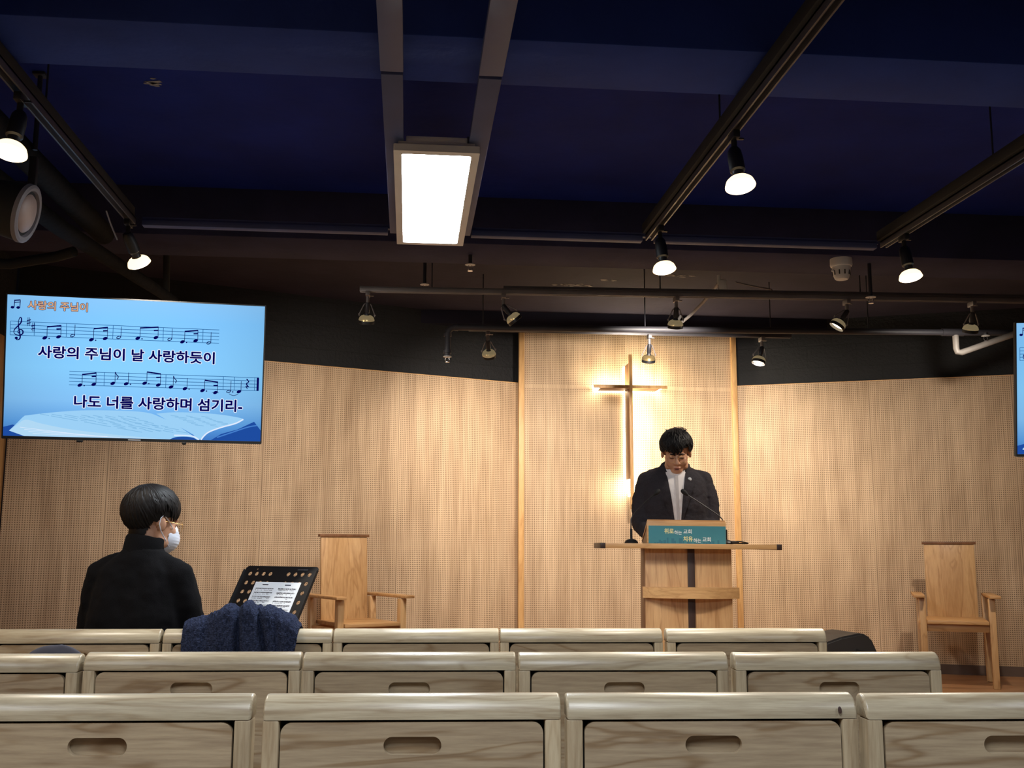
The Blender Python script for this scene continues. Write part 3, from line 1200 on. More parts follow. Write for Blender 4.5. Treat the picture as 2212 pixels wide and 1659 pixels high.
def lettering(mb, body, x0, x1, zb, h, y, fill, edge, bold, ebold, mult=1.0):
    """text stretched to run from x0 to x1 with its base at zb"""
    base = text_bm(body, 1.0, 0.0)
    xs = [v.co.x for v in base.verts]
    zs = [v.co.y for v in base.verts]
    lo, hi, bl, tp = min(xs) - bold, max(xs) + bold, min(zs) - bold, max(zs) + bold
    sx, sz = (x1 - x0) / (hi - lo), h / (tp - bl)
    for (bd, yy, mi, n) in ((ebold, y + 0.0004, edge, 14), (bold, y, fill, 8)):
        if mi is None:
            continue
        for k in range(n):                 # heavier weight: the same outline shifted round a small circle
            a = 2 * pi * k / n
            dx, dz = bd * cos(a), bd * sin(a)
            T = M.Translation((x0 + (dx - lo) * sx, yy - k * 2e-6, zb + (dz - bl) * sz)) @ M.Diagonal(V((sx, 1, sz, 1))) @ M.Rotation(R(90), 4, 'X')
            mb.join(base, T, mi)
    base.free()


def smooth_curve(ctrl, n=8):
    out = []
    P = [ctrl[0]] + list(ctrl) + [ctrl[-1]]
    for i in range(1, len(P) - 2):
        p0, p1, p2, p3 = P[i - 1], P[i], P[i + 1], P[i + 2]
        for k in range(n):
            t = k / n
            out.append(tuple(0.5 * ((2 * p1[j]) + (-p0[j] + p2[j]) * t + (2 * p0[j] - 5 * p1[j] + 4 * p2[j] - p3[j]) * t * t + (-p0[j] + 3 * p1[j] - 3 * p2[j] + p3[j]) * t ** 3) for j in range(len(p1))))
    out.append(tuple(ctrl[-1]))
    return out


def screen_mesh():
    b = MB()
    y = 0.0
    b.quad([(-0.617, 0, -0.344), (0.617, 0, -0.344), (0.617, 0, 0.352), (-0.617, 0, 0.352)], 0)
    # open book along the bottom
    yb = -0.0004
    flat([(-0.617, -0.343), (-0.617, -0.30), (-0.575, -0.288), (-0.50, -0.30), (-0.30, -0.343)], yb, b, 8)
    flat([(0.37, -0.343), (0.42, -0.31), (0.50, -0.285), (0.545, -0.262), (0.582, -0.243), (0.597, -0.262), (0.617, -0.288), (0.617, -0.343)], yb, b, 8)
    pages_l = smooth_curve([(-0.590, -0.318), (-0.560, -0.286), (-0.525, -0.247), (-0.505, -0.240), (-0.40, -0.224), (-0.254, -0.209), (-0.05, -0.205), (0.06, -0.212), (0.12, -0.232), (0.19, -0.262)], 5)
    flat(pages_l + [(0.30, -0.335), (0.313, -0.343), (-0.20, -0.343), (-0.50, -0.343)], yb - .0003, b, 5)
    flat(smooth_curve([(-0.590, -0.318), (-0.555, -0.29), (-0.515, -0.262), (-0.44, -0.280), (-0.30, -0.305), (-0.10, -0.326), (0.05, -0.337), (0.12, -0.343)], 5) + [(-0.30, -0.343), (-0.52, -0.343)], yb - .0006, b, 6)
    pages_r = smooth_curve([(0.10, -0.215), (0.20, -0.205), (0.36, -0.207), (0.47, -0.218), (0.528, -0.232), (0.49, -0.252), (0.42, -0.272), (0.36, -0.297), (0.335, -0.318), (0.318, -0.341)], 5)
    flat(pages_r + [(0.305, -0.341), (0.285, -0.318), (0.245, -0.295), (0.16, -0.25)], yb - .0007, b, 5)
    stroke(b, smooth_curve([(0.528, -0.232), (0.49, -0.254), (0.42, -0.276), (0.362, -0.300), (0.336, -0.322), (0.322, -0.342)], 5), 0.007, yb - .001, 3)
    stroke(b, smooth_curve([(0.19, -0.322), (0.25, -0.322), (0.285, -0.326), (0.312, -0.342)], 5), 0.006, yb - .001, 3)
    flat(smooth_curve([(0.17, -0.343), (0.20, -0.331), (0.25, -0.328), (0.285, -0.333), (0.303, -0.343)], 5), yb - .0009, b, 8)
    stroke(b, smooth_curve([(0.40, -0.328), (0.47, -0.302), (0.55, -0.272), (0.597, -0.262)], 5), 0.006, yb - .0009, 9)
    rnd = random.Random(11)
    for k in range(9):                 # fine print on the pages
        z = -0.232 - k * 0.0085
        x = -0.45 + k * 0.052
        while x < -0.02 + k * 0.03:
            w = rnd.uniform(0.02, 0.07)
            stroke(b, [(x, z), (x + w, z - 0.16 * w)], 0.003, yb - .001, 7)
            x += w + 0.012
    for k in range(7):
        z = -0.226 - k * 0.0075
        for q in range(3):
            x = 0.17 + k * 0.02 + q * 0.075
            if x < 0.45 - k * 0.005:
                stroke(b, [(x, z + 0.004), (x + rnd.uniform(.03, .06), z)], 0.0028, yb - .001, 7)
    for k in range(4):
        stroke(b, [(-0.54 + .02 * k, -0.300 - .010 * k), (-0.25 + .06 * k, -0.330 - .003 * k)], 0.002, yb - .0011, 3)
    yt = -0.0018
    lettering(b, '사랑의 주님이', -0.522, -0.243, 0.282, 0.045, yt, 4, 1, 0.022, 0.062)
    # little notes before the title
    for xx in (-0.592, -0.566):
        flat([(xx + 0.0085 * cos(2 * pi * i / 14), 0.289 + 0.0065 * sin(2 * pi * i / 14)) for i in range(14)], yt, b, 1)
        stroke(b, [(xx + 0.0075, 0.289), (xx + 0.0095, 0.325)], 0.0035, yt, 1)
    stroke(b, [(-0.585, 0.3235), (-0.556, 0.327)], 0.006, yt, 1)
    stroke(b, [(-0.585, 0.313), (-0.556, 0.317)], 0.004, yt, 1)

    def staff(x0, x1, zt, zb):
        for i in range(5):
            z = zt + (zb - zt) * i / 4
            stroke(b, [(x0, z), (x1, z)], 0.0026, yt + .0004, 2)
    bar = lambda x, zt, zb, w=0.0024: stroke(b, [(x, zt), (x, zb)], w, yt + .0002, 2 if w < .003 else 1)

    def head(x, z, hollow=False):
        a = R(24)
        el = lambda rx, rz: [(x + rx * cos(t) * cos(a) - rz * sin(t) * sin(a), z + rx * cos(t) * sin(a) + rz * sin(t) * cos(a)) for t in [2 * pi * i / 18 for i in range(18)]]
        flat(el(0.0118, 0.0076), yt, b, 1, [el(0.0085, 0.0036)] if hollow else [])

    def note(x, z, top, hollow=False, dot=False, flag=False):
        head(x, z, hollow)
        stroke(b, [(x + 0.0103, z), (x + 0.0103, top)], 0.0026, yt, 1)
        if dot:
            flat([(x + 0.0205 + .0034 * cos(2 * pi * i / 10), z - .002 + .0034 * sin(2 * pi * i / 10)) for i in range(10)], yt, b, 1)
        if flag:
            stroke(b, smooth_curve([(x + 0.0103, top), (x + 0.016, top - .012), (x + 0.025, top - .022), (x + 0.021, top - .036)], 5), [0.006] + [0.004] * 20, yt, 1)

    def beam(xa, za, xb, zb_, sub=True):
        stroke(b, [(xa + 0.0095, za), (xb + 0.0115, zb_)], 0.0068, yt - .0002, 1)
        if sub:
            stroke(b, [(xb - 0.011, zb_ - 0.018), (xb + 0.0115, zb_ - 0.0165)], 0.0066, yt - .0002, 1)
    staff(-0.599, 0.394, 0.221, 0.153)
    bar(-0.599, 0.221, 0.153)
    for x in (-0.339, -0.120, 0.121, 0.314):
        bar(x, 0.221, 0.153)
    # treble clef
    cl = smooth_curve([(-0.572, 0.136), (-0.566, 0.130), (-0.556, 0.134), (-0.552, 0.146), (-0.556, 0.168), (-0.561, 0.196), (-0.562, 0.222), (-0.556, 0.240), (-0.549, 0.236), (-0.550, 0.218), (-0.562, 0.201), (-0.577, 0.184), (-0.582, 0.168), (-0.573, 0.156), (-0.556, 0.153), (-0.543, 0.160), (-0.540, 0.172), (-0.548, 0.181), (-0.560, 0.179), (-0.564, 0.169), (-0.558, 0.163)], 6)
    stroke(b, cl, [0.003 + 0.0034 * abs(sin(i * 0.085)) for i in range(len(cl))], yt, 1)
    flat([(-0.570 + .0075 * cos(2 * pi * i / 14), 0.139 + .0065 * sin(2 * pi * i / 14)) for i in range(14)], yt, b, 1)
    for (x, z) in ((-0.515, 0.221), (-0.494, 0.195)):
        for dx in (-0.004, 0.004):
            stroke(b, [(x + dx, z - 0.021), (x + dx, z + 0.022)], 0.0022, yt, 1)
        for dz in (-0.007, 0.008):
            stroke(b, [(x - 0.009, z + dz - 0.003), (x + 0.009, z + dz + 0.003)], 0.0046, yt, 1)
    bar(-0.488, 0.221, 0.153)
    for (a, c, za, zc, ta, tc_) in ((-0.439, -0.375, 0.145, 0.153, 0.200, 0.209), (-0.221, -0.156, 0.145, 0.154, 0.200, 0.210), (-0.001, 0.086, 0.162, 0.169, 0.214, 0.222), (0.215, 0.279, 0.153, 0.161, 0.206, 0.214)):
        note(a, za, ta, dot=True)
        note(c, zc, tc_)
        beam(a, ta, c, tc_)
    for (x, z) in ((-0.310, 0.162), (-0.092, 0.162), (0.153, 0.163), (0.344, 0.153)):
        note(x, z, z + 0.055, hollow=True)
    lettering(b, '사랑의 주님이 날 사랑하듯이', -0.468, 0.376, 0.045, 0.062, yt, 1, 3, 0.027, 0.078)
    staff(-0.319, 0.598, -0.016, -0.083)
    for x in (-0.154, 0.141, 0.422, 0.477, 0.578):
        bar(x, -0.016, -0.083)
    bar(0.594, -0.016, -0.083, 0.011)
    for (a, c, za, zc, ta, tc_, sub) in ((-0.268, -0.203, -0.083, -0.077, -0.030, -0.020, True), (0.039, 0.105, -0.063, -0.070, -0.006, -0.014, True), (0.321, 0.385, -0.091, -0.099, -0.038, -0.046, True)):
        note(a, za, ta, dot=True)
        note(c, zc, tc_)
        beam(a, ta, c, tc_, sub)
    note(-0.113, -0.069, -0.012, flag=True)
    note(-0.049, -0.069, -0.012, dot=True)
    note(0.167, -0.078, -0.022, flag=True)
    note(0.235, -0.084, -0.030, dot=True)
    stroke(b, [(0.368, -0.1), (0.402, -0.1)], 0.002, yt, 1)
    note(0.450, -0.091, -0.036, hollow=True, dot=True)
    note(0.501, -0.091, -0.036)
    stroke(b, smooth_curve([(0.452, -0.103), (0.475, -0.112), (0.498, -0.103)], 5), 0.0025, yt, 1)
    stroke(b, smooth_curve([(0.537, -0.024), (0.548, -0.038), (0.537, -0.050), (0.549, -0.064)], 6), [0.003, 0.0055, 0.006, 0.0055] * 5, yt, 1)
    stroke(b, smooth_curve([(0.549, -0.064), (0.535, -0.062), (0.543, -0.074)], 5), 0.004, yt, 1)
    lettering(b, '나도 너를 사랑하며 섬기리-', -0.293, 0.521, -0.196, 0.064, yt, 1, 3, 0.027, 0.078)
    return b


def television(label, loc, rot):
    t = thing('television', label, 'screen', loc, rot, group='wall screens showing the song')
    b = MB()
    fr = plate_bm([rrect(1.245, 0.715, 0.004), rrect(1.2335, 0.695, 0.002, cy=0.004)], 0.03)
    b.join(fr, M.Translation((0, 0.008, 0)) @ M.Rotation(R(90), 4, 'X'))
    b.box((0, 0.03, 0), (1.235, 0.03, 0.705), bev=0.006)
    b.box((0, 0.06, -0.05), (0.9, 0.05, 0.45), bev=0.02)
    b.box((-0.26, 0.0, -0.362), (0.03, 0.02, 0.012), bev=0.004)
    b.box((0.24, 0.0, -0.362), (0.02, 0.02, 0.014), bev=0.004)
    b.build('casing', black_matte, t)
    screen_mesh().build('screen', SCREEN_MATS, t, smooth=False)
    b = MB()
    b.box((0, -0.0085, -0.350), (0.06, 0.001, 0.006))
    b.build('badge', silver, t)
    # ceiling mount
    b = MB()
    b.box((0, 0.10, 0), (0.30, 0.04, 0.25), bev=0.004)
    ti = M.Rotation(-rot[0], 4, 'X')
    top = ti.inverted() @ V((0, 0.0, SLAB - loc[2]))
    q = ti @ V((0, 0.12, 0.0))                      # arm runs back behind the screen, then up to the slab
    e1, e2 = V((0, 1.15, q.z)), V((0, 1.15, SLAB - loc[2]))
    b.tube([tuple(ti.inverted() @ v) for v in (q, e1)], 0.02, 12)
    b.cyl(tuple(ti.inverted() @ (e1 - V((0, 0, 0.02)))), tuple(ti.inverted() @ e2), 0.02, n=14)
    b.build('ceiling_mount', black_matte, t)
    return t


television('large screen with song notes hanging at the left over the seated person', (-1.375, 5.423, 2.017), (0.165, 0, 0.107))
television('screen cut off by the right picture edge', (3.802, 5.158, 1.981), (0.165, 0, -0.2))


# ================================================================== cross on the centre board
cx, cyw = 1.818, 8.785            # board surface
t = thing('cross', 'backlit slim wooden cross on the centre board', 'cross', (cx, cyw, 1.45))
zc = 2.462
b = MB()
b.box((cx, 8.58, (1.452 + 2.735) / 2), (0.028, 0.018, 2.735 - 1.452), bev=0.002)
b.box((cx, 8.58, zc), (0.62, 0.0175, 0.026), bev=0.002)
b.build('front_plate', trim_wood, t, world=True)
b = MB()
b.box((cx - 0.006, 8.677, (1.70 + 2.665) / 2), (0.015, 0.175, 2.665 - 1.70), bev=0.001)
b.box((cx, 8.677, zc - 0.005), (0.50, 0.174, 0.0145), bev=0.001)
b.build('core', brown_wood, t, world=True)
# LED strips run along the right and upper faces of the core, longer than the core itself
b = MB()
b.box((cx + 0.0065, 8.68, (1.56 + 2.665) / 2), (0.0085, 0.150, 2.665 - 1.56))
b.box((cx, 8.68, zc + 0.0075), (0.585, 0.149, 0.0085))
b.box((cx - 0.004, 8.7765, (1.60 + 2.665) / 2), (0.016, 0.010, 2.665 - 1.60))
b.box((cx, 8.7765, zc - 0.004), (0.56, 0.0095, 0.014))
b.build('light_strip', led_white, t, world=True)


# ================================================================== lectern
LX, LY = 1.705, 6.53
lec = thing('lectern', 'light wooden lectern with wide top and dark centre strip on the stage', 'lectern', (LX, LY, STAGE), (0, 0.006, R(-5)))
zt = 1.152 - STAGE
b = MB()
b.box((0.0, 0.0, zt), (1.03, 0.46, 0.030), bev=0.002)
top = b.build('top_board', lect_wood_x, lec)
b = MB()
for sx in (-1, 1):
    b.box((sx * 0.5305, 0, zt), (0.031, 0.462, 0.0335), bev=0.002)
b.build('end_cap', dark_wood, top)
b = MB()
b.box((0.0, -0.105, 0.4835), (0.527, 0.04, 0.967), bev=0.002)
b.build('front_panel', lect_wood, lec)
for sx in (-1, 1):
    b = MB()
    b.box((sx * 0.254, -0.01, 0.485), (0.024, 0.17, 0.966), bev=0.002)
    b.build('side_panel', brown_wood, lec)
b = MB()
b.box((0.015, -0.129, 0.4835), (0.042, 0.012, 0.966), bev=0.001)
b.build('centre_strip', dark_wood, lec)
b = MB()
n = 16
prof = [(-0.292 + 0.584 * i / n, -0.125 - 0.075 * (1 - (2 * i / n - 1) ** 2) - 0.012) for i in range(n + 1)]
pb = plate_bm([prof + [(0.292, -0.10), (-0.292, -0.10)]], 0.066)
b.join(pb, M.Translation((0.012, 0, 0.705)))
b.build('cross_bar', lect_wood_x, lec)
b = MB()
b.box((0, 0.0, 0.015), (0.60, 0.36, 0.03), bev=0.004)
b.build('foot', lect_wood_x, lec)

# book stand with the printed front
bs = thing('book_stand', 'sloped wooden book stand with teal printed front on the lectern top', 'book stand',
           tuple(lec.matrix_basis @ V((-0.0, -0.06, zt + 0.0155))), (0, 0.010, R(-5)))
b = MB()
b.box((0, 0, 0.068), (0.487, 0.018, 0.136), bev=0.0015)
b.build('front_board', lect_wood_x, bs)
b = MB()
b.prism([(0.0, 0.0), (0.25, 0.0), (0.25, 0.02), (0.0, 0.134)], -0.235, -0.22, T=M.Rotation(R(90), 4, 'Z'))
b.prism([(0.0, 0.0), (0.25, 0.0), (0.25, 0.02), (0.0, 0.134)], 0.22, 0.235, T=M.Rotation(R(90), 4, 'Z'))
b.build('side_board', brown_wood, bs)
b = MB()
b.prism([(0.0, 0.134), (0.25, 0.02), (0.25, 0.03), (0.0, 0.146)], -0.24, 0.24, T=M.Rotation(R(90), 4, 'Z') @ M.Translation((0.0, 0, 0)))
b.build('sloped_top', lect_wood_x, bs)
b = MB()
b.box((0.004, -0.0105, 0.0545), (0.476, 0.003, 0.108))
rnd = random.Random(4)
x = -0.20
while x < 0.2:                     # faint skyline along the bottom
    w, h = rnd.uniform(0.008, 0.02), rnd.uniform(0.008, 0.03) * (1.25 if abs(x + 0.06) < 0.07 else 0.8)
    b.quad([(x, -0.0122, 0.001), (x + w, -0.0122, 0.001), (x + w, -0.0122, h), (x, -0.0122, h)], 1)
    x += w + rnd.choice((0.0, 0.004, 0.018))
LT = lambda s_, x0, x1, zb, h, mi: lettering(b, s_, x0, x1, zb, h, -0.0132, mi, None, 0.02, 0.02)
LT('위로', -0.138, -0.079, 0.060, 0.032, 2)
LT('하는', -0.076, -0.029, 0.055, 0.026, 3)
LT('교회', -0.020, 0.031, 0.061, 0.028, 3)
LT('치유', -0.021, 0.038, 0.014, 0.032, 2)
LT('하는', 0.041, 0.089, 0.008, 0.026, 3)
LT('교회', 0.097, 0.149, 0.014, 0.028, 3)
b.build('printed_sign', [teal, teal_dark, cream, pale], bs, smooth=False)


def gooseneck(label, base, pts, headdir):
    t = thing('gooseneck_microphone', label, 'microphone', base, group='gooseneck microphones on the lectern')
    b = MB()
    b.lathe([(0.0, 0.0), (0.042, 0.0), (0.043, 0.008), (0.030, 0.022), (0.012, 0.028), (0.0, 0.028)], None, 28)
    b.build('base', black_plastic, t)
    P = [V(p) - V(base) for p in pts]
    b = MB()
    b.cyl((0, 0, 0.02), tuple(P[0] + (P[1] - P[0]) * 0.0 + V((0, 0, 0.07))), 0.008, n=12)
    b.tube(smooth_curve([tuple(p) for p in P], 6), 0.0036, 8)
    b.build('stem', black_plastic, t)
    d = V(headdir).normalized()
    T = M.Translation(P[-1]) @ V((0, 0, 1)).rotation_difference(d).to_matrix().to_4x4()
    b = MB()
    b.lathe([(0.0, -0.012), (0.006, -0.012), (0.009, 0.0), (0.013, 0.006), (0.015, 0.02), (0.013, 0.036), (0.006, 0.043), (0.0, 0.044)], T, 18)
    b.build('capsule', black_matte, t)
    return t


TB = lec.matrix_basis @ V((0, 0, zt + 0.0155))
ML = lec.matrix_basis @ V((-0.325, 0.06, zt + 0.0155))
MR = lec.matrix_basis @ V((0.268, 0.04, zt + 0.0155))
gooseneck('black gooseneck microphone with its base left of the book stand', tuple(ML),
          [tuple(ML + V((0, 0, 0.02))), tuple(ML + V((0.0, 0, 0.12))), tuple(ML + V((0.012, 0.01, 0.17))), tuple(ML + V((0.085, 0.03, 0.245))), tuple(ML + V((0.168, 0.05, 0.312)))], (0.75, 0.2, 0.62))
gooseneck('black gooseneck microphone with its base behind the right end of the book stand', tuple(MR),
          [tuple(MR + V((0, 0, 0.02))), tuple(MR + V((-0.006, 0, 0.10))), tuple(MR + V((-0.028, 0.01, 0.165))), tuple(MR + V((-0.12, 0.03, 0.235))), tuple(MR + V((-0.235, 0.05, 0.312)))], (-0.72, 0.2, 0.66))
b = MB()
p = TB + V((0.30, -0.02, 0))
b.tube(smooth_curve([tuple(p + V((0.0, 0, 0.006))), tuple(p + V((0.03, 0, 0.016))), tuple(p + V((0.07, 0.01, 0.012))), tuple(p + V((0.11, 0.04, 0.004))), tuple(p + V((0.06, 0.09, 0.004))), tuple(p + V((0.0, 0.08, 0.004)))], 6), 0.004, 8)
b.box(tuple(p + V((0.015, 0, 0.01))), (0.05, 0.018, 0.016), bev=0.005)
tag(b.build('microphone_cable', black_plastic, world=True), 'short black cable with plug at the right of the book stand', 'cable')


# ================================================================== armchairs beside the walls
def armchair(label, loc, rz, hb=0.57):
    t = thing('armchair', label, 'chair', loc, (0, 0, rz), group='wooden armchairs on the stage')
    w = 0.50
    for sx in (-1, 1):
        b = MB()
        b.box((sx * (w / 2 - 0.02), -0.24, 0.31), (0.044, 0.055, 0.62), bev=0.003)
        b.build('leg', honey_wood, t)
        b = MB()
        b.box((sx * (w / 2 - 0.02), 0.22, 0.31), (0.044, 0.055, 0.62), (R(-5), 0, 0), bev=0.003)
        b.build('leg', honey_wood, t)
        b = MB()
        b.box((sx * (w / 2 - 0.0), -0.01, 0.634), (0.075, 0.62, 0.020), bev=0.004)
        b.build('armrest', honey_wood_x, t)
        b = MB()
        b.box((sx * (w / 2 - 0.02), -0.01, 0.40), (0.028, 0.42, 0.06), bev=0.002)
        b.build('side_rail', honey_wood_x, t)
    b = MB()
    b.box((0, -0.02, 0.452), (w - 0.09, 0.52, 0.026), bev=0.004)
    b.build('seat', honey_wood_x, t)
    b = MB()
    b.box((0, -0.232, 0.412), (w - 0.085, 0.03, 0.05), bev=0.002)
    b.build('apron', honey_wood_x, t)
    b = MB()
    b.box((0, 0.215, 0.40), (w - 0.085, 0.03, 0.06), bev=0.002)
    b.build('apron', honey_wood_x, t)
    b = MB()
    b.box((0, 0.225, 0.435 + hb / 2), (0.355, 0.022, hb), (R(-4), 0, 0), bev=0.003)
    back = b.build('backrest', honey_wood, t)
    b = MB()
    b.box((0, 0.245, 0.445 + hb), (0.385, 0.036, 0.020), bev=0.003)
    b.build('top_cap', brown_wood, back)
    return t


armchair('wooden armchair by the right wall with its right leg in full view', (4.015, 7.62, STAGE), R(-24))
armchair('wooden armchair left of the lectern partly hidden by the music stand', (-0.35, 7.58, STAGE), R(27), 0.605)

# wedge monitor
t = thing('floor_monitor', 'black wedge floor monitor on the stage past the right end of the front chairs', 'loudspeaker', (2.70, 6.45, STAGE), (0, 0, R(8)))
b = MB()
pf = [(-0.30, 0.0), (0.22, 0.0), (0.24, 0.05), (0.06, 0.44), (0.0, 0.472), (-0.14, 0.45), (-0.24, 0.42), (-0.30, 0.30)]
b.prism(pf, -0.17, 0.17)
bmesh.ops.bevel(b.bm, geom=list(b.bm.edges), offset=0.012, segments=2, affect='EDGES')
b.build('cabinet', mat('monitor_shell', srgb(44, 42, 42), 0.55), t)
b = MB()
b.prism([(-0.10, 0.16), (0.0, 0.14), (0.03, 0.36), (-0.05, 0.38)], -0.176, -0.165)
hb = b.build('handle_recess', black_matte, t)
b = MB()
b.tube([(-0.08, -0.175, 0.27), (-0.03, -0.185, 0.25), (0.02, -0.175, 0.29)], 0.012, 10)
b.build('handle', black_plastic, t)
b = MB()
for z in (0.1, 0.2, 0.3):
    b.box((0.10 - 0.0 * z, -0.172, z), (0.04, 0.008, 0.05), bev=0.002)
b.build('control_panel', black_matte, t)


# ================================================================== seats of the hall
CH_H = 0.85


def pew_chair():
    """one seat seen from behind: rounded top rail, two posts, sunk back panel with a hand hole"""
    t = thing('pew_chair', 'x', 'chair')
    W_ = 0.600
    b = MB()
    # section of the rail: a deep quarter round towards the back, a small one at the front
    sec = [(-0.006, CH_H - 0.047)]
    for k in range(11):
        a = R(180 - 9 * k)
        sec.append((0.036 + 0.042 * cos(a), CH_H - 0.043 + 0.043 * sin(a)))
    for k in range(1, 7):
        a = R(90 - 15 * k)
        sec.append((0.038 + 0.020 * cos(a), CH_H - 0.020 + 0.020 * sin(a)))
    sec.append((0.058, CH_H - 0.047))
    b.prism([(y_, z_) for (y_, z_) in sec], -W_ / 2, W_ / 2, T=M.Rotation(R(90), 4, 'Z') @ M.Diagonal(V((1, -1, 1, 1))))
    es = [e for e in b.bm.edges if abs(e.verts[0].co.x - e.verts[1].co.x) < 1e-5]
    bmesh.ops.bevel(b.bm, geom=es, offset=0.006, segments=3, profile=0.5, affect='EDGES')
    b.build('top_rail', chair_wood, t)
    for sx in (-1, 1):
        b = MB()
        b.box((sx * (W_ / 2 - 0.0165), 0.02, (CH_H - 0.047) / 2), (0.033, 0.052, CH_H - 0.047), bev=0.004)
        b.build('back_leg', chair_post_wood, t)
        b = MB()
        b.box((sx * (W_ / 2 - 0.0165), 0.47, 0.21), (0.036, 0.045, 0.42), bev=0.004)
        b.build('front_leg', chair_post_wood, t)
        b = MB()
        b.box((sx * (W_ / 2 - 0.0165), 0.245, 0.37), (0.024, 0.42, 0.06), bev=0.003)
        b.build('side_rail', chair_post_wood, t)
    pw, ph = W_ - 0.073, 0.30
    slot = rrect(0.116, 0.035, 0.0172, 8, 0.0, ph / 2 - 0.0455)
    pb = plate_bm([rrect(pw, ph, 0.022, 8, corners=(1, 1, 1, 1)), slot], 0.015)
    b = MB()
    b.join(pb, M.Translation((0, 0.0035, CH_H - 0.0520 - ph / 2)) @ M.Rotation(R(90), 4, 'X'))
    b.box((0, 0.0175, CH_H - 0.0520 - ph / 2), (pw - 0.02, 0.010, ph - 0.01))
    b.build('back_panel', chair_panel_wood, t)
    b = MB()
    b.box((0, 0.035, CH_H - 0.047 - ph / 2), (W_ - 0.064, 0.006, ph + 0.008))
    b.build('front_lining', black_matte, t)
    b = MB()
    b.box((0, 0.26, 0.415), (W_ - 0.07, 0.44, 0.03), bev=0.006)
    b.build('seat', chair_wood, t)
    return t


ROWS = [   # row y at the back face, angle, list of (centre x, label)
    [((-0.607, 2.262), 'pale wooden chair in the nearest row at the left picture edge'),
     ((0.016, 2.228), 'pale wooden chair in the nearest row, second from left'),
     ((0.626, 2.195), 'pale wooden chair in the nearest row with a dark knot at its rail end'),
     ((1.237, 2.150), 'pale wooden chair in the nearest row cut by the right picture edge')],
    [((-1.206, 3.150), 'pale wooden chair in the middle row at the left picture edge'),
     ((-0.595, 3.128), 'pale wooden chair in the middle row directly behind the navy fleece coat'),
     ((0.0105, 3.09), 'pale wooden chair in the middle row, third from left'),
     ((0.617, 3.055), 'pale wooden chair in the middle row, fourth from left'),
     ((1.2325, 3.02), 'pale wooden chair at the right end of the middle row by the stage floor')],
    [((-1.176, 3.99), 'pale wooden chair in the front row on which the masked person sits'),
     ((-0.567, 3.975), 'pale wooden chair in the front row with the navy fleece coat over its back'),
     ((0.0365, 3.96), 'pale wooden chair in the front row right of the navy coat'),
     ((0.640, 3.94), 'pale wooden chair in the front row in front of the lectern'),
     ((1.2535, 3.915), 'pale wooden chair at the right end of the front row beside the floor monitor')],
]
GROUPS = ['chairs of the nearest row', 'chairs of the middle row', 'chairs of the front row']
proto = pew_chair()
used = False
for ri, row in enumerate(ROWS):
    for (xy, lab) in row:
        c = copy_tree(proto) if used else proto
        used = True
        c.location = (xy[0], xy[1], -0.004 if xy == (-1.206, 3.150) else 0.0)
        c.rotation_euler = (0, 0, R(-2.6 if ri < 2 else -1.8))
        tag(c, lab, 'chair', GROUPS[ri])
# dark knot on one rail
kn = MB()
kn.lathe([(0.0, 0.0), (0.004, 0.0005), (0.006, 0.0), (0.004, -0.002), (0, -0.002)], M.Translation((0.262, -0.0085, CH_H - 0.030)) @ M.Rotation(R(75), 4, 'X') @ M.Diagonal(V((0.7, 1.2, 1, 1))), 14)
knot_parent = [o for o in bpy.data.objects if o.get('label', '').endswith('knot at its rail end')][0]
kn.build('wood_knot', dark_wood, knot_parent)


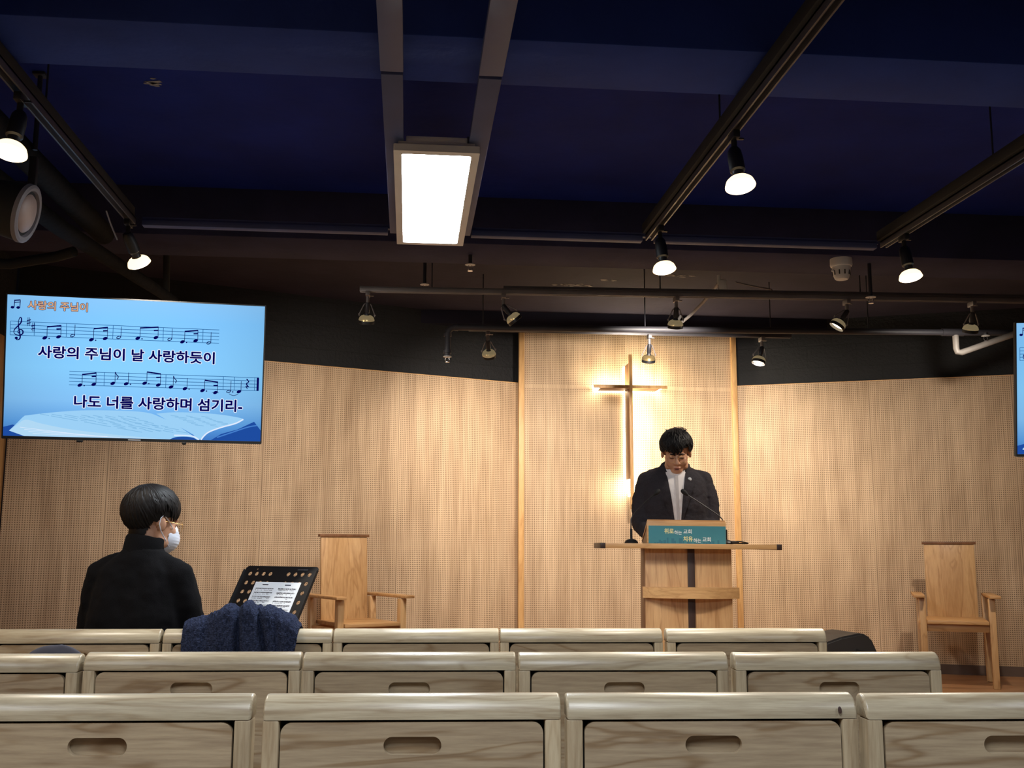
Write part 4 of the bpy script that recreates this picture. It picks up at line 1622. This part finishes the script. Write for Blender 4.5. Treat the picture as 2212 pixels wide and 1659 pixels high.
# ================================================================== coat over a front-row chair
def coat():
    b = MB()
    nu, nv = 150, 120
    x0, x1 = -0.80, -0.388
    tops = [(0.0, .030), (0.04, .038), (0.145, .048), (0.26, .066), (0.38, .092), (0.45, .088), (0.556, .104), (0.63, .092), (0.673, .080), (0.73, .090), (0.80, .074), (0.875, .058), (0.935, .050), (0.985, .022), (1.0, .010)]

    def topz(u):
        for i in range(len(tops) - 1):
            if tops[i][0] <= u <= tops[i + 1][0]:
                t = (u - tops[i][0]) / (tops[i + 1][0] - tops[i][0])
                t = t * t * (3 - 2 * t)
                return tops[i][1] + (tops[i + 1][1] - tops[i][1]) * t
        return tops[-1][1]
    grid = []
    for i in range(nu + 1):
        u = i / nu
        zt_ = CH_H + topz(u)
        row = []
        for j in range(nv + 1):
            v = j / nv           # 0 hangs on the far side, 1 hangs on the near side
            if v < 0.35:
                t = v / 0.35
                y, z = 4.073, 0.52 + (zt_ - 0.05 - 0.52) * t
            elif v < 0.6:
                a = pi * (v - 0.35) / 0.25
                y = 4.003 + 0.07 * cos(a)
                z = zt_ - 0.05 + 0.05 * sin(a)
            else:
                t = (v - 0.6) / 0.4
                y, z = 3.933 - 0.018 * sin(min(1, t * 2.2) * pi / 2), zt_ - 0.05 - (zt_ - 0.05 - 0.60) * t
            t = max(0, (v - 0.45) / 0.55)
            # width narrows towards the hem, folds run down the near side
            half = 0.5 - 0.055 * t
            x = (x0 + x1) / 2 + 0.008 + (u - 0.5) * 2 * half * (x1 - x0) - 0.016 * t
            for (f0, f1, dep, wd) in ((0.46, 0.535, 0.03, 0.028), (0.60, 0.86, 0.026, 0.028), (0.20, 0.24, 0.010, 0.05), (0.74, 0.98, 0.010, 0.03)):
                fc = f0 + (f1 - f0) * t
                g = math.exp(-((u - fc) / wd) ** 2)
                if v > 0.35:
                    y += dep * g * min(1, t * 4 + .3)
                    z -= 0.4 * dep * g * (1 - t)
            y -= 0.018 * sin(u * pi) * (1 if v > 0.4 else 0)
            y += 0.010 * noise.noise(V((u * 7, v * 5, 3)))
            nn = noise.noise(V((u * 62, v * 48, 0))) + 0.6 * noise.noise(V((u * 130, v * 100, 5)))
            y -= 0.0042 * nn if v > 0.45 else 0
            z += 0.0042 * nn if 0.35 < v < 0.65 else 0
            row.append(b.bm.verts.new((x, y, z)))
        grid.append(row)
    for i in range(nu):
        for j in range(nv):
            b.bm.faces.new((grid[i][j], grid[i + 1][j], grid[i + 1][j + 1], grid[i][j + 1]))
    bmesh.ops.recalc_face_normals(b.bm, faces=b.bm.faces)
    bmesh.ops.solidify(b.bm, geom=list(b.bm.faces), thickness=0.008)
    o = b.build('fleece_coat', fleece, world=True, ang=80)
    return tag(o, 'navy blue fleece coat draped over a front-row chair back', 'coat')


ct = coat()


def folded_garment(label, cx_, w, h, seed):
    b = MB()
    b.ell((cx_, 3.245, 0.72 + h / 2), (w / 2, 0.032, 0.14 + h / 2), n=36)
    wrinkle(b, 0.006, 16, seed=seed)
    for v in b.bm.verts:
        v.co.x += 0.0
    return tag(b.build('folded_jacket', garment, world=True), label, 'jacket', 'dark jackets behind the middle row')


folded_garment('dark grey jacket showing behind the left middle-row chair, right of two', -1.005, 0.26, 0.005, 1)
folded_garment('dark grey jacket showing at the very left edge behind the middle row', -1.27, 0.19, 0.005, 5)


# ================================================================== music stand with sheet
t = thing('music_stand', 'black perforated music stand behind the navy coat', 'music stand', (-0.719, 5.83, STAGE))
DT = M.Translation((-0.719, 5.828, 0.895)) @ M.Rotation(-0.588, 4, 'Z') @ M.Rotation(-0.546, 4, 'X') @ M.Rotation(R(90), 4, 'X')
w, h = 0.50, 0.33
holes = []
for rr_ in range(5):
    zz = 0.118 - rr_ * 0.055
    for q in range(4):
        holes.append(circle(0.0125, 16, -0.205 + q * 0.0475, zz))
        holes.append(circle(0.0125, 16, 0.062 + q * 0.0475, zz))
holes += [circle(0.005, 10, -0.165, 0.147), circle(0.003, 8, -0.125, 0.148)]
pb = plate_bm([rrect(w, h, 0.022, 8, corners=(1, 1, 0, 0))] + holes, 0.004)
b = MB()
b.join(pb, DT)
for sx in (-1, 1):
    b.box((sx * (w / 2), 0, 0.006), (0.004, h - 0.05, 0.016), rot=None)
    # side flange is in desk coordinates; move it along with the desk
bmesh.ops.transform(b.bm, matrix=DT, verts=[v for v in b.bm.verts][-16:])
b.build('desk', black_plastic, t, world=True)
b = MB()
b.box((0, -h / 2 + 0.002, 0.028), (w, 0.004, 0.055), bev=0.001)
b.box((0, -h / 2 + 0.014, 0.055), (w, 0.026, 0.004), bev=0.001)
b.build('ledge', black_plastic, t, world=True, T=DT)
b = MB()
b.box((0.19, -0.128, 0.0035), (0.032, 0.006, 0.001))
b.build('badge', silver, t, world=True, T=DT)
b = MB()
for k in range(12):
    b.box((0.115 + 0.006 * k, 0.145, 0.0025), (0.004 if k % 3 else 0.002, 0.004, 0.0006))
b.build('print', mat('stand_print', srgb(96, 96, 100), 0.5), t, world=True, T=DT)
b = MB()
c0 = DT @ V((0, -0.02, -0.01))
b.tube([tuple(c0), (c0.x, c0.y + 0.03, c0.z - 0.05), (c0.x, c0.y + 0.03, STAGE + 0.30)], 0.011, 14)
b.cyl((c0.x, c0.y + 0.03, STAGE + 0.42), (c0.x, c0.y + 0.03, STAGE + 0.12), 0.014)
b.build('pole', black_plastic, t, world=True)
for k in range(3):
    a = R(90 + 120 * k)
    b = MB()
    b.tube([(c0.x, c0.y + 0.03, STAGE + 0.30), (c0.x + 0.12 * cos(a), c0.y + 0.03 + 0.12 * sin(a), STAGE + 0.18), (c0.x + 0.26 * cos(a), c0.y + 0.03 + 0.26 * sin(a), STAGE + 0.012)], 0.008, 10)
    b.build('leg', black_plastic, t, world=True)

# sheet of music on the desk
sh = thing('sheet_music', 'white double page of printed music on the black stand', 'paper', tuple(DT @ V((0.0, -0.03, 0.004))))
b = MB()
pb = plate_bm([[(-0.135, -0.163), (0.175, -0.163), (0.175, 0.067), (-0.135, 0.067)]], 0.0008)
b.join(pb, DT @ M.Translation((0, 0, 0.0045)))
b.build('page', paper, sh, world=True)
b = MB()
rnd = random.Random(9)
for col_, xx0, xx1 in ((0, -0.118, 0.008), (1, 0.037, 0.16)):
    b.box(((xx0 + xx1) / 2 - 0.005, 0.050, 0.0052), (0.04, 0.006, 0.0004))
    for k in range(8):
        z = 0.030 - k * 0.0245
        for q in range(4 if col_ else 3):
            b.box(((xx0 + xx1) / 2, z - q * 0.0022, 0.0052), (xx1 - xx0, 0.0006, 0.0004))
        x = xx0 + 0.004
        while x < xx1 - 0.004:
            if rnd.random() < 0.8:
                b.box((x, z - 0.003 + rnd.uniform(-.002, .002), 0.0053), (0.0045, 0.0055 if col_ else 0.0035, 0.0004))
            if rnd.random() < 0.5:
                b.box((x, z - 0.0125, 0.0053), (0.006, 0.0026, 0.0004))
            x += rnd.uniform(0.006, 0.011)
b.build('printed_notes', ink, sh, world=True, T=DT)


# ================================================================== people
def head_shapes(b, T):
    """skull, jaw and features; face looks to -Y, ears at the origin height"""
    e = lambda c, r, rot=None: b.ell(c, r, rot, n=20)
    k = MB()
    k.ell((0, 0.012, 0.035), (0.074, 0.094, 0.082), n=24)
    k.ell((0, -0.022, -0.035), (0.066, 0.074, 0.080), n=24)
    k.ell((0, -0.060, -0.092), (0.036, 0.030, 0.026), n=18)
    for sx in (-1, 1):
        k.ell((sx * 0.036, -0.058, -0.036), (0.027, 0.029, 0.034), n=16)      # cheek
        k.ell((sx * 0.047, -0.02, -0.075), (0.022, 0.04, 0.028), n=16)       # jaw corner
        k.ell((sx * 0.029, -0.082, 0.0), (0.017, 0.013, 0.0115), n=14)       # lids
        k.ell((sx * 0.012, -0.099, -0.040), (0.0085, 0.010, 0.0075), n=12)   # nostril wing
        k.ell((sx * 0.030, -0.083, 0.020), (0.022, 0.010, 0.006), n=12)      # brow
        k.ell((sx * 0.078, 0.010, -0.006), (0.010, 0.021, 0.033), (R(-12), 0, sx * R(18)), n=14)
    k.caps((0, -0.090, 0.004), (0, -0.109, -0.034), 0.0085, 0.0125, 12)
    k.ell((0, -0.092, -0.066), (0.024, 0.012, 0.0065), n=14)
    k.ell((0, -0.090, -0.077), (0.020, 0.012, 0.0075), n=14)
    b.join(k.bm, T)
    k.bm.free()


def hand_shapes(b, wrist, fwd, upv, side, curl=0.5, s=1.0):
    """palm, four bent fingers of different length and a thumb"""
    f, u = V(fwd).normalized(), V(upv).normalized()
    r = f.cross(u).normalized() * side
    P = lambda x, y, z: V(wrist) + r * x * s + f * y * s + u * z * s
    k = MB()
    for x in (-0.024, -0.008, 0.008, 0.024):
        k.caps(tuple(P(x * 0.7, 0.01, 0)), tuple(P(x, 0.082, 0.0)), 0.015 * s, 0.0125 * s, 10)
    for x, L, rr in ((-0.027, 0.068, 0.0078), (-0.009, 0.078, 0.0085), (0.009, 0.074, 0.0085), (0.027, 0.058, 0.0075)):
        p0, a = P(x, 0.085, 0.002), 0.0
        y, z = 0.085, 0.002
        for q, fr in enumerate((0.45, 0.32, 0.23)):
            a += curl * (0.5, 0.8, 0.6)[q]
            y2, z2 = y + L * fr * cos(a), z - L * fr * sin(a)
            k.caps(tuple(P(x, y, z)), tuple(P(x * 1.02, y2, z2)), (rr - 0.0007 * q) * s, (rr - 0.0007 * (q + 1)) * s, 10)
            y, z = y2, z2
    k.caps(tuple(P(0.022, 0.02, -0.006)), tuple(P(0.045, 0.052, -0.014)), 0.013 * s, 0.0105 * s, 10)
    k.caps(tuple(P(0.045, 0.052, -0.014)), tuple(P(0.050, 0.085, -0.022)), 0.0105 * s, 0.0085 * s, 10)
    b.join(k.bm)
    k.bm.free()


def hair_strand_mesh(b, T, E, n, ends, seed, wave=0.0, r0=0.006, lift=0.0, crown=(0.0, 0.035)):
    """locks that run from the crown over an ellipsoid E=(centre, radii); ends(phi) is the end polar angle"""
    rnd = random.Random(seed)
    c, rad = V(E[0]), E[1]
    Rc = Euler((-crown[1] * 10, 0, 0)).to_matrix()
    for _ in range(n):
        phi = rnd.uniform(0, 2 * pi)
        te = ends(phi) * rnd.uniform(0.88, 1.03)
        ts = rnd.uniform(0.02, 0.62) * te
        pts, rs = [], []
        tw = rnd.uniform(-0.25, 0.25)
        ph0 = rnd.uniform(0, 6)
        up_ = rnd.uniform(0.0, 1.0) * lift
        m_ = 8
        for i in range(m_):
            f = i / (m_ - 1)
            th = ts + (te - ts) * f
            ph = phi + tw * f + wave * 0.16 * sin(ph0 + f * 7)
            d = Rc @ V((sin(th) * sin(ph), -sin(th) * cos(ph), cos(th)))
            k = 1.0 + up_ * sin(f * pi) + 0.01 * rnd.random() + wave * 0.035 * sin(ph0 * 2 + f * 8)
            pts.append(T @ (c + V((d.x * rad[0], d.y * rad[1], d.z * rad[2])) * k))
            rs.append(r0 * (0.55 + 0.75 * sin(pi * min(1, f * 0.85 + 0.15))) * rnd.uniform(.8, 1.1) * (1 if f < 0.9 else 0.45))
        b.tube(pts, rs, 5, flat=0.7)


def limb(b, pts, rs, n=14):
    for i in range(len(pts) - 1):
        b.caps(pts[i], pts[i + 1], rs[i], rs[i + 1], n)


# ---------------------------------------------------------------- preacher at the lectern
pa = thing('person', 'standing person in a dark suit with bowed head behind the lectern', 'person', (1.757, 6.93, STAGE), (0, 0, R(-12)))
HT = M.Translation((0.010, -0.085, 1.594)) @ M.Rotation(R(24), 4, 'X') @ M.Diagonal(V((1.13, 1.07, 1.07, 1)))
body = MB()
head_shapes(body, HT)
body.caps((0.012, -0.055, 1.56), (0.0, -0.01, 1.42), 0.056, 0.062)
body.loft([(0.86, .15, .10, 0, 0), (1.0, .155, .10, 0, 0), (1.2, .165, .10, 0, -.005), (1.36, .16, .085, 0, -.005), (1.43, .10, .06, 0, -.005)])
for sx in (-1, 1):
    wr = (sx * 0.125, -0.265, 1.035)
    limb(body, [(sx * 0.16, -0.003, 1.39), (sx * 0.222, -0.005, 1.28), (sx * 0.232, -0.03, 1.13), (sx * 0.175, -0.17, 1.055), wr], [0.040, 0.040, 0.038, 0.033, 0.026])
    hand_shapes(body, wr, (-sx * 0.75, -1, -0.10), (0, -0.1, 1), -sx, 0.45)
    limb(body, [(sx * 0.085, 0, 0.88), (sx * 0.095, -0.01, 0.48), (sx * 0.10, 0.02, 0.07)], [0.075, 0.05, 0.035])
fuse(body, 0.0048, 5, 0.5)
body.build('body', skin, pa)

jk = MB()
jk.loft([(0.83, .225, .145, 0, .01), (0.95, .222, .143, 0, .008), (1.10, .220, .145, 0, 0), (1.24, .218, .148, 0, -.006), (1.34, .214, .138, 0, -.008), (1.42, .200, .112, 0, -.006), (1.465, .165, .090, 0, 0), (1.500, .100, .072, 0, .004), (1.525, .070, .06, 0, .008)], p=2.5)
for sx in (-1, 1):
    limb(jk, [(sx * 0.075, 0.004, 1.482), (sx * 0.150, 0.0, 1.440), (sx * 0.192, -0.002, 1.418), (sx * 0.222, -0.005, 1.28), (sx * 0.232, -0.03, 1.13), (sx * 0.175, -0.17, 1.060), (sx * 0.125, -0.262, 1.040)], [0.034, 0.048, 0.056, 0.063, 0.060, 0.052, 0.044])
limb(jk, [(-0.066, -0.088, 1.42), (-0.078, -0.055, 1.475), (-0.076, 0.0, 1.515), (-0.05, 0.052, 1.535), (0.004, 0.07, 1.54), (0.056, 0.052, 1.535), (0.082, 0.0, 1.515), (0.084, -0.055, 1.475), (0.072, -0.088, 1.42)], [0.018] * 9, 10)
fuse(jk, 0.007, 4, 0.5)
wrinkle(jk, 0.006, 11, (1, 1, 1.6), 2)
wrinkle(jk, 0.0025, 34, (1, 1, 2.2), 6)
jbv = BVHTree.FromBMesh(jk.bm)
# open neck of the jacket: the collar rim stands a little away from the shirt
jacket = jk.build('jacket', suit, pa, ang=80)
b = MB()
sh_poly = [(-0.062, 1.465), (-0.056, 1.43), (-0.045, 1.36), (-0.032, 1.25), (-0.016, 1.12), (-0.008, 1.0), (0.006, 0.9), (0.030, 0.9), (0.028, 1.02), (0.030, 1.15), (0.042, 1.27), (0.056, 1.37), (0.062, 1.43), (0.068, 1.465)]
cb = conform(jbv, sh_poly, 0.007, cuts=4)
b.join(cb)
cb.free()
# band collar round the neck and the button placket
CT = M.Translation((0.006, -0.036, 1.440)) @ M.Rotation(R(10), 4, 'X')
b.lathe([(0.078, -0.01), (0.073, 0.03), (0.069, 0.058), (0.066, 0.064), (0.064, 0.058), (0.068, 0.0)], CT, 28, close=False)
shirt = b.build('shirt', shirt_m, pa)
b = MB()
cb = conform(jbv, [(-0.004, 1.44), (0.018, 1.44), (0.022, 1.05), (0.006, 1.05)], 0.0095, cuts=4)
b.join(cb)
cb.free()
b.build('placket', mat('shirt_placket', srgb(186, 178, 176), 0.8), shirt)
for sx in (-1, 1):
    b = MB()
    if sx < 0:
        lap = [(-0.074, 1.487), (-0.052, 1.43), (-0.030, 1.30), (-0.012, 1.14), (-0.006, 1.10), (-0.03, 1.16), (-0.085, 1.29), (-0.118, 1.392), (-0.090, 1.386), (-0.112, 1.414), (-0.092, 1.455)]
    else:
        lap = [(0.078, 1.487), (0.062, 1.43), (0.044, 1.30), (0.029, 1.14), (0.026, 1.10), (0.046, 1.16), (0.092, 1.29), (0.122, 1.388), (0.098, 1.384), (0.114, 1.412), (0.094, 1.455)]
    cb = conform(jbv, lap, 0.012, thick=0.006, cuts=4)
    b.join(cb)
    cb.free()
    b.build('lapel', suit, jacket)
b = MB()
for (x, z) in ((-0.022, 1.07), (-0.022, 0.97)):
    hit = jbv.ray_cast(V((x, -1, z)), V((0, 1, 0)))[0]
    b.ell((x, hit.y - 0.003, z), (0.0065, 0.003, 0.0065), n=12)
b.build('button', suit_edge, jacket)
b = MB()
hit = jbv.ray_cast(V((0.092, -1, 1.415)), V((0, 1, 0)))[0]
b.lathe([(0.0, 0.003), (0.009, 0.002), (0.0125, 0.0), (0.0, -0.002)], M.Translation((0.092, hit.y - 0.012, 1.415)) @ M.Rotation(R(90), 4, 'X'), 20)
pin = b.build('lapel_pin', white_plastic, jacket)
pin['label'] = 'round white lapel pin'
# trousers, shoes
b = MB()
b.loft([(0.80, .165, .115, 0, .01), (0.90, .170, .118, 0, .008), (0.97, .165, .112, 0, .006)])
for sx in (-1, 1):
    limb(b, [(sx * 0.085, 0.005, 0.84), (sx * 0.095, -0.008, 0.48), (sx * 0.102, 0.022, 0.07)], [0.088, 0.070, 0.056])
fuse(b, 0.009, 3)
b.build('trousers', trouser_m, pa)
for sx in (-1, 1):
    b = MB()
    b.ell((sx * 0.105, -0.055, 0.036), (0.044, 0.125, 0.036), n=18)
    b.ell((sx * 0.105, 0.03, 0.052), (0.038, 0.055, 0.05), n=16)
    b.box((sx * 0.105, -0.03, 0.008), (0.08, 0.25, 0.015), bev=0.006)
    fuse(b, 0.006, 2)
    b.build('shoe', shoe_m, pa)
# hair: thick wavy locks with a swept fringe
b = MB()
E = ((0, 0.014, 0.042), (0.091, 0.112, 0.101))


def ends_a(phi):
    fr = cos(phi)             # 1 at the forehead, -1 at the nape
    sd = sin(phi)             # + is the viewer's right
    if fr > 0.45:
        e = 1.92 + 0.28 * max(0, 1 - abs(sd + 0.05) / 0.5)
        return e - (0.28 if sd > 0.2 else 0)
    return 1.93 if fr > -0.4 else 2.1


k = MB()
k.ell(E[0], tuple(r * 0.97 for r in E[1]), n=36)
geom = [v for v in k.bm.verts if (v.co.z < 0.048 and v.co.y < -0.035) or v.co.z < -0.03 or (v.co.z < 0.0 and v.co.y < 0.0)]
bmesh.ops.delete(k.bm, geom=geom, context='VERTS')
wrinkle(k, 0.006, 30, seed=3)
b.join(k.bm, HT)
k.bm.free()
hair_strand_mesh(b, HT, E, 800, ends_a, 21, wave=0.8, r0=0.0042, lift=0.05)
rnd = random.Random(5)
for q in range(26):            # loose curls on top
    a = rnd.uniform(0, 2 * pi)
    p0 = V((0.05 * cos(a), 0.02 + 0.05 * sin(a), 0.130))
    pts = [HT @ (p0 + V((0.012 * sin(i * 1.1 + q), 0.012 * cos(i * 1.1 + q), 0.0065 * i - 0.0010 * i * i))) for i in range(7)]
    b.tube(pts, [0.0024, 0.002, 0.002, 0.0018, 0.0015, 0.001, 0.0006], 5)
b.build('hair', hair_m, pa, ang=80)
hbv = None
b = MB()
for sx in (-1, 1):
    pts = [HT @ V(p) for p in ((sx * 0.012, -0.0935, 0.016), (sx * 0.028, -0.0945, 0.021), (sx * 0.048, -0.083, 0.020))]
    b.tube(pts, [0.0035, 0.0048, 0.002], 8)
b.build('eyebrows', hair_m, pa)
b = MB()
for sx in (-1, 1):
    pts = [HT @ V(p) for p in ((sx * 0.015, -0.0925, -0.004), (sx * 0.029, -0.0958, -0.0065), (sx * 0.044, -0.0895, -0.003))]
    b.tube(pts, [0.0012, 0.0022, 0.0012], 6)
b.build('eyelashes', hair_m, pa)
b = MB()
b.ell(tuple(HT @ V((0, -0.100, -0.0665))), (0.021, 0.006, 0.0045), (R(24), 0, 0), n=16)
b.ell(tuple(HT @ V((0, -0.0985, -0.0765))), (0.0175, 0.006, 0.0052), (R(24), 0, 0), n=16)
mo = b.build('lips', lip, pa)
b = MB()
b.ell(tuple(HT @ V((0, -0.1045, -0.0712))), (0.015, 0.002, 0.0016), (R(24), 0, 0), n=14)
b.build('mouth_opening', mat('mouth_dark', srgb(50, 24, 22), 0.6), pa)


def glasses(parent, T, rim_r=0.0225, m_=gold_wire):
    b = MB()
    for sx in (-1, 1):
        c = V((sx * 0.031, -0.107, -0.008))
        b.tube([T @ (c + V((rim_r * cos(2 * pi * i / 26), 0.004 * (abs(cos(2 * pi * i / 26))), rim_r * sin(2 * pi * i / 26)))) for i in range(27)], 0.0011, 6, caps=False)
        b.tube([T @ V((sx * 0.0535, -0.104, -0.002)), T @ V((sx * 0.070, -0.095, 0.0)), T @ V((sx * 0.080, -0.02, 0.004)), T @ V((sx * 0.083, 0.012, 0.0)), T @ V((sx * 0.079, 0.03, -0.02))], 0.0013, 6)
    b.tube([T @ V((-0.009, -0.110, -0.002)), T @ V((0, -0.113, 0.001)), T @ V((0.009, -0.110, -0.002))], 0.0011, 6)
    return b.build('glasses', m_, parent)


glasses(pa, HT)

# ---------------------------------------------------------------- masked person on the front row
pb_ = thing('person', 'seated person in a black turtleneck and white mask seen from behind at left', 'person', (-1.008, 4.20, 0.43), (0, 0, R(168)))
H0 = 0.43
HB = M.Translation((-0.022, -0.030, 1.235 - H0)) @ M.Rotation(R(-32), 4, 'Z') @ M.Rotation(R(6), 4, 'X') @ M.Scale(0.96, 4)
body = MB()
head_shapes(body, HB)
body.caps((-0.018, -0.005, 1.19 - H0), (0.0, 0.012, 1.06 - H0), 0.054, 0.060)
body.loft([(0.02, .15, .11, 0, 0), (0.2, .145, .10, 0, .01), (0.45, .165, .11, 0, .01), (0.58, .14, .08, 0, .01), (0.66, .08, .055, 0, .012)])
for sx in (-1, 1):
    wr = (sx * 0.13, -0.33, 0.205)
    limb(body, [(sx * 0.12, 0.005, 0.575), (sx * 0.176, -0.01, 0.49), (sx * 0.205, -0.04, 0.36), (sx * 0.175, -0.19, 0.275), wr], [0.038, 0.040, 0.038, 0.033, 0.027])
    hand_shapes(body, wr, (-sx * 0.25, -1, -0.25), (0, -0.2, 1), -sx, 0.5)
    limb(body, [(sx * 0.09, -0.02, 0.07), (sx * 0.11, -0.42, 0.085), (sx * 0.11, -0.42, -0.35)], [0.075, 0.052, 0.035])
fuse(body, 0.0048, 5, 0.5)
body.build('body', skin, pb_)
sw = MB()
sw.loft([(0.0, .185, .130, 0, .015), (0.12, .190, .130, 0, .018), (0.28, .192, .128, 0, .02), (0.45, .188, .126, 0, .018), (0.54, .170, .116, 0, .012), (0.62, .148, .096, 0, .012), (0.672, .096, .080, -.004, .012), (0.705, .072, .068, -.008, .008)], p=2.3)
for sx in (-1, 1):
    limb(sw, [(sx * 0.08, 0.01, 0.652), (sx * 0.150, 0.005, 0.604), (sx * 0.176, -0.01, 0.50), (sx * 0.205, -0.04, 0.36), (sx * 0.175, -0.19, 0.275), (sx * 0.135, -0.30, 0.215)], [0.045, 0.058, 0.064, 0.060, 0.052, 0.043])
fuse(sw, 0.008, 4, 0.5)
wrinkle(sw, 0.007, 9, (1.2, 1, 0.7), 8)
wrinkle(sw, 0.003, 26, (1, 1, 1), 4)
sweater = sw.build('sweater', black_knit, pb_, ang=80)
b = MB()
b.lathe([(0.080, -0.03), (0.076, 0.0), (0.0735, 0.035), (0.0725, 0.062), (0.069, 0.070), (0.065, 0.062), (0.065, 0.0)], M.Translation((-0.006, 0.006, 0.680)) @ M.Rotation(R(7), 4, 'X') @ M.Rotation(R(-6), 4, 'Y'), 36, close=False)
wrinkle(b, 0.003, 26, (1, 1, 3), 2)
b.build('turtleneck_collar', black_knit, sweater, ang=80)
b = MB()
b.loft([(-0.0, .180, .125, 0, .0), (0.10, .182, .126, 0, .0), (0.17, .175, .118, 0, .008)])
for sx in (-1, 1):
    limb(b, [(sx * 0.09, -0.02, 0.085), (sx * 0.115, -0.42, 0.085), (sx * 0.115, -0.42, -0.34)], [0.088, 0.068, 0.052])
fuse(b, 0.009, 3)
b.build('trousers', trouser_m, pb_)
for sx in (-1, 1):
    b = MB()
    b.ell((sx * 0.115, -0.475, -0.394), (0.044, 0.125, 0.036), n=18)
    b.ell((sx * 0.115, -0.41, -0.378), (0.038, 0.055, 0.05), n=16)
    b.box((sx * 0.115, -0.46, -0.422), (0.08, 0.25, 0.015), bev=0.006)
    fuse(b, 0.006, 2)
    b.build('shoe', shoe_m, pb_)
# hair: long on top, short at the nape
b = MB()
E = ((0, 0.016, 0.048), (0.094, 0.116, 0.101))
k = MB()
k.ell(E[0], tuple(r * 0.975 for r in E[1]), n=40)
k.ell((0, 0.030, -0.045), (0.063, 0.060, 0.088), n=30)
fuse(k, 0.006, 10)
geom = [v for v in k.bm.verts if (v.co.z < 0.035 and v.co.y < -0.05) or (v.co.z < 0.018 and v.co.y < 0.010) or (v.co.z < -0.005 and v.co.y < 0.040 - 0.34 * (v.co.z + 0.005)) or v.co.z < -0.125]
bmesh.ops.delete(k.bm, geom=geom, context='VERTS')
b.join(k.bm, HB)
k.bm.free()


def ends_b(phi):
    fr = cos(phi)
    if fr > 0.45:
        return 2.12
    if fr > -0.15:
        return 1.74
    return 1.72 + 0.85 * min(1, max(0, -0.52 - fr) / 0.34)


hair_strand_mesh(b, HB, E, 420, ends_b, 33, wave=0.15, r0=0.0055, lift=0.025)
b.build('hair', hair_m, pb_, ang=80)
# mask with ear loops
k = MB()
k.ell((0, -0.048, -0.058), (0.066, 0.078, 0.064), n=40)
k.ell((0, -0.085, -0.03), (0.032, 0.036, 0.036), n=24)
fuse(k, 0.004, 6)
for co_, no_ in (((0, -0.046, 0), (0, 1, 0.12)), ((0, 0, -0.004), (0, 0.35, 1)), ((0, 0, -0.117), (0, 0, -1))):
    bmesh.ops.bisect_plane(k.bm, geom=list(k.bm.verts) + list(k.bm.edges) + list(k.bm.faces), plane_co=co_, plane_no=no_, clear_outer=True)
for v in k.bm.verts:
    v.co.y += 0.0012 * sin(v.co.z * 520)
b = MB()
b.join(k.bm, HB)
k.bm.free()
mk = b.build('face_mask', mask_m, pb_, ang=70)
b = MB()
for sx in (-1, 1):
    b.tube([HB @ V(p) for p in ((sx * 0.060, -0.058, -0.020), (sx * 0.074, -0.025, 0.008), (sx * 0.085, 0.008, 0.028), (sx * 0.091, 0.024, 0.012), (sx * 0.090, 0.026, -0.012), (sx * 0.083, 0.012, -0.034), (sx * 0.070, -0.020, -0.062), (sx * 0.058, -0.052, -0.092))], 0.0019, 6)
b.build('ear_loop', mask_m, mk)
glasses(pb_, HB, 0.026)
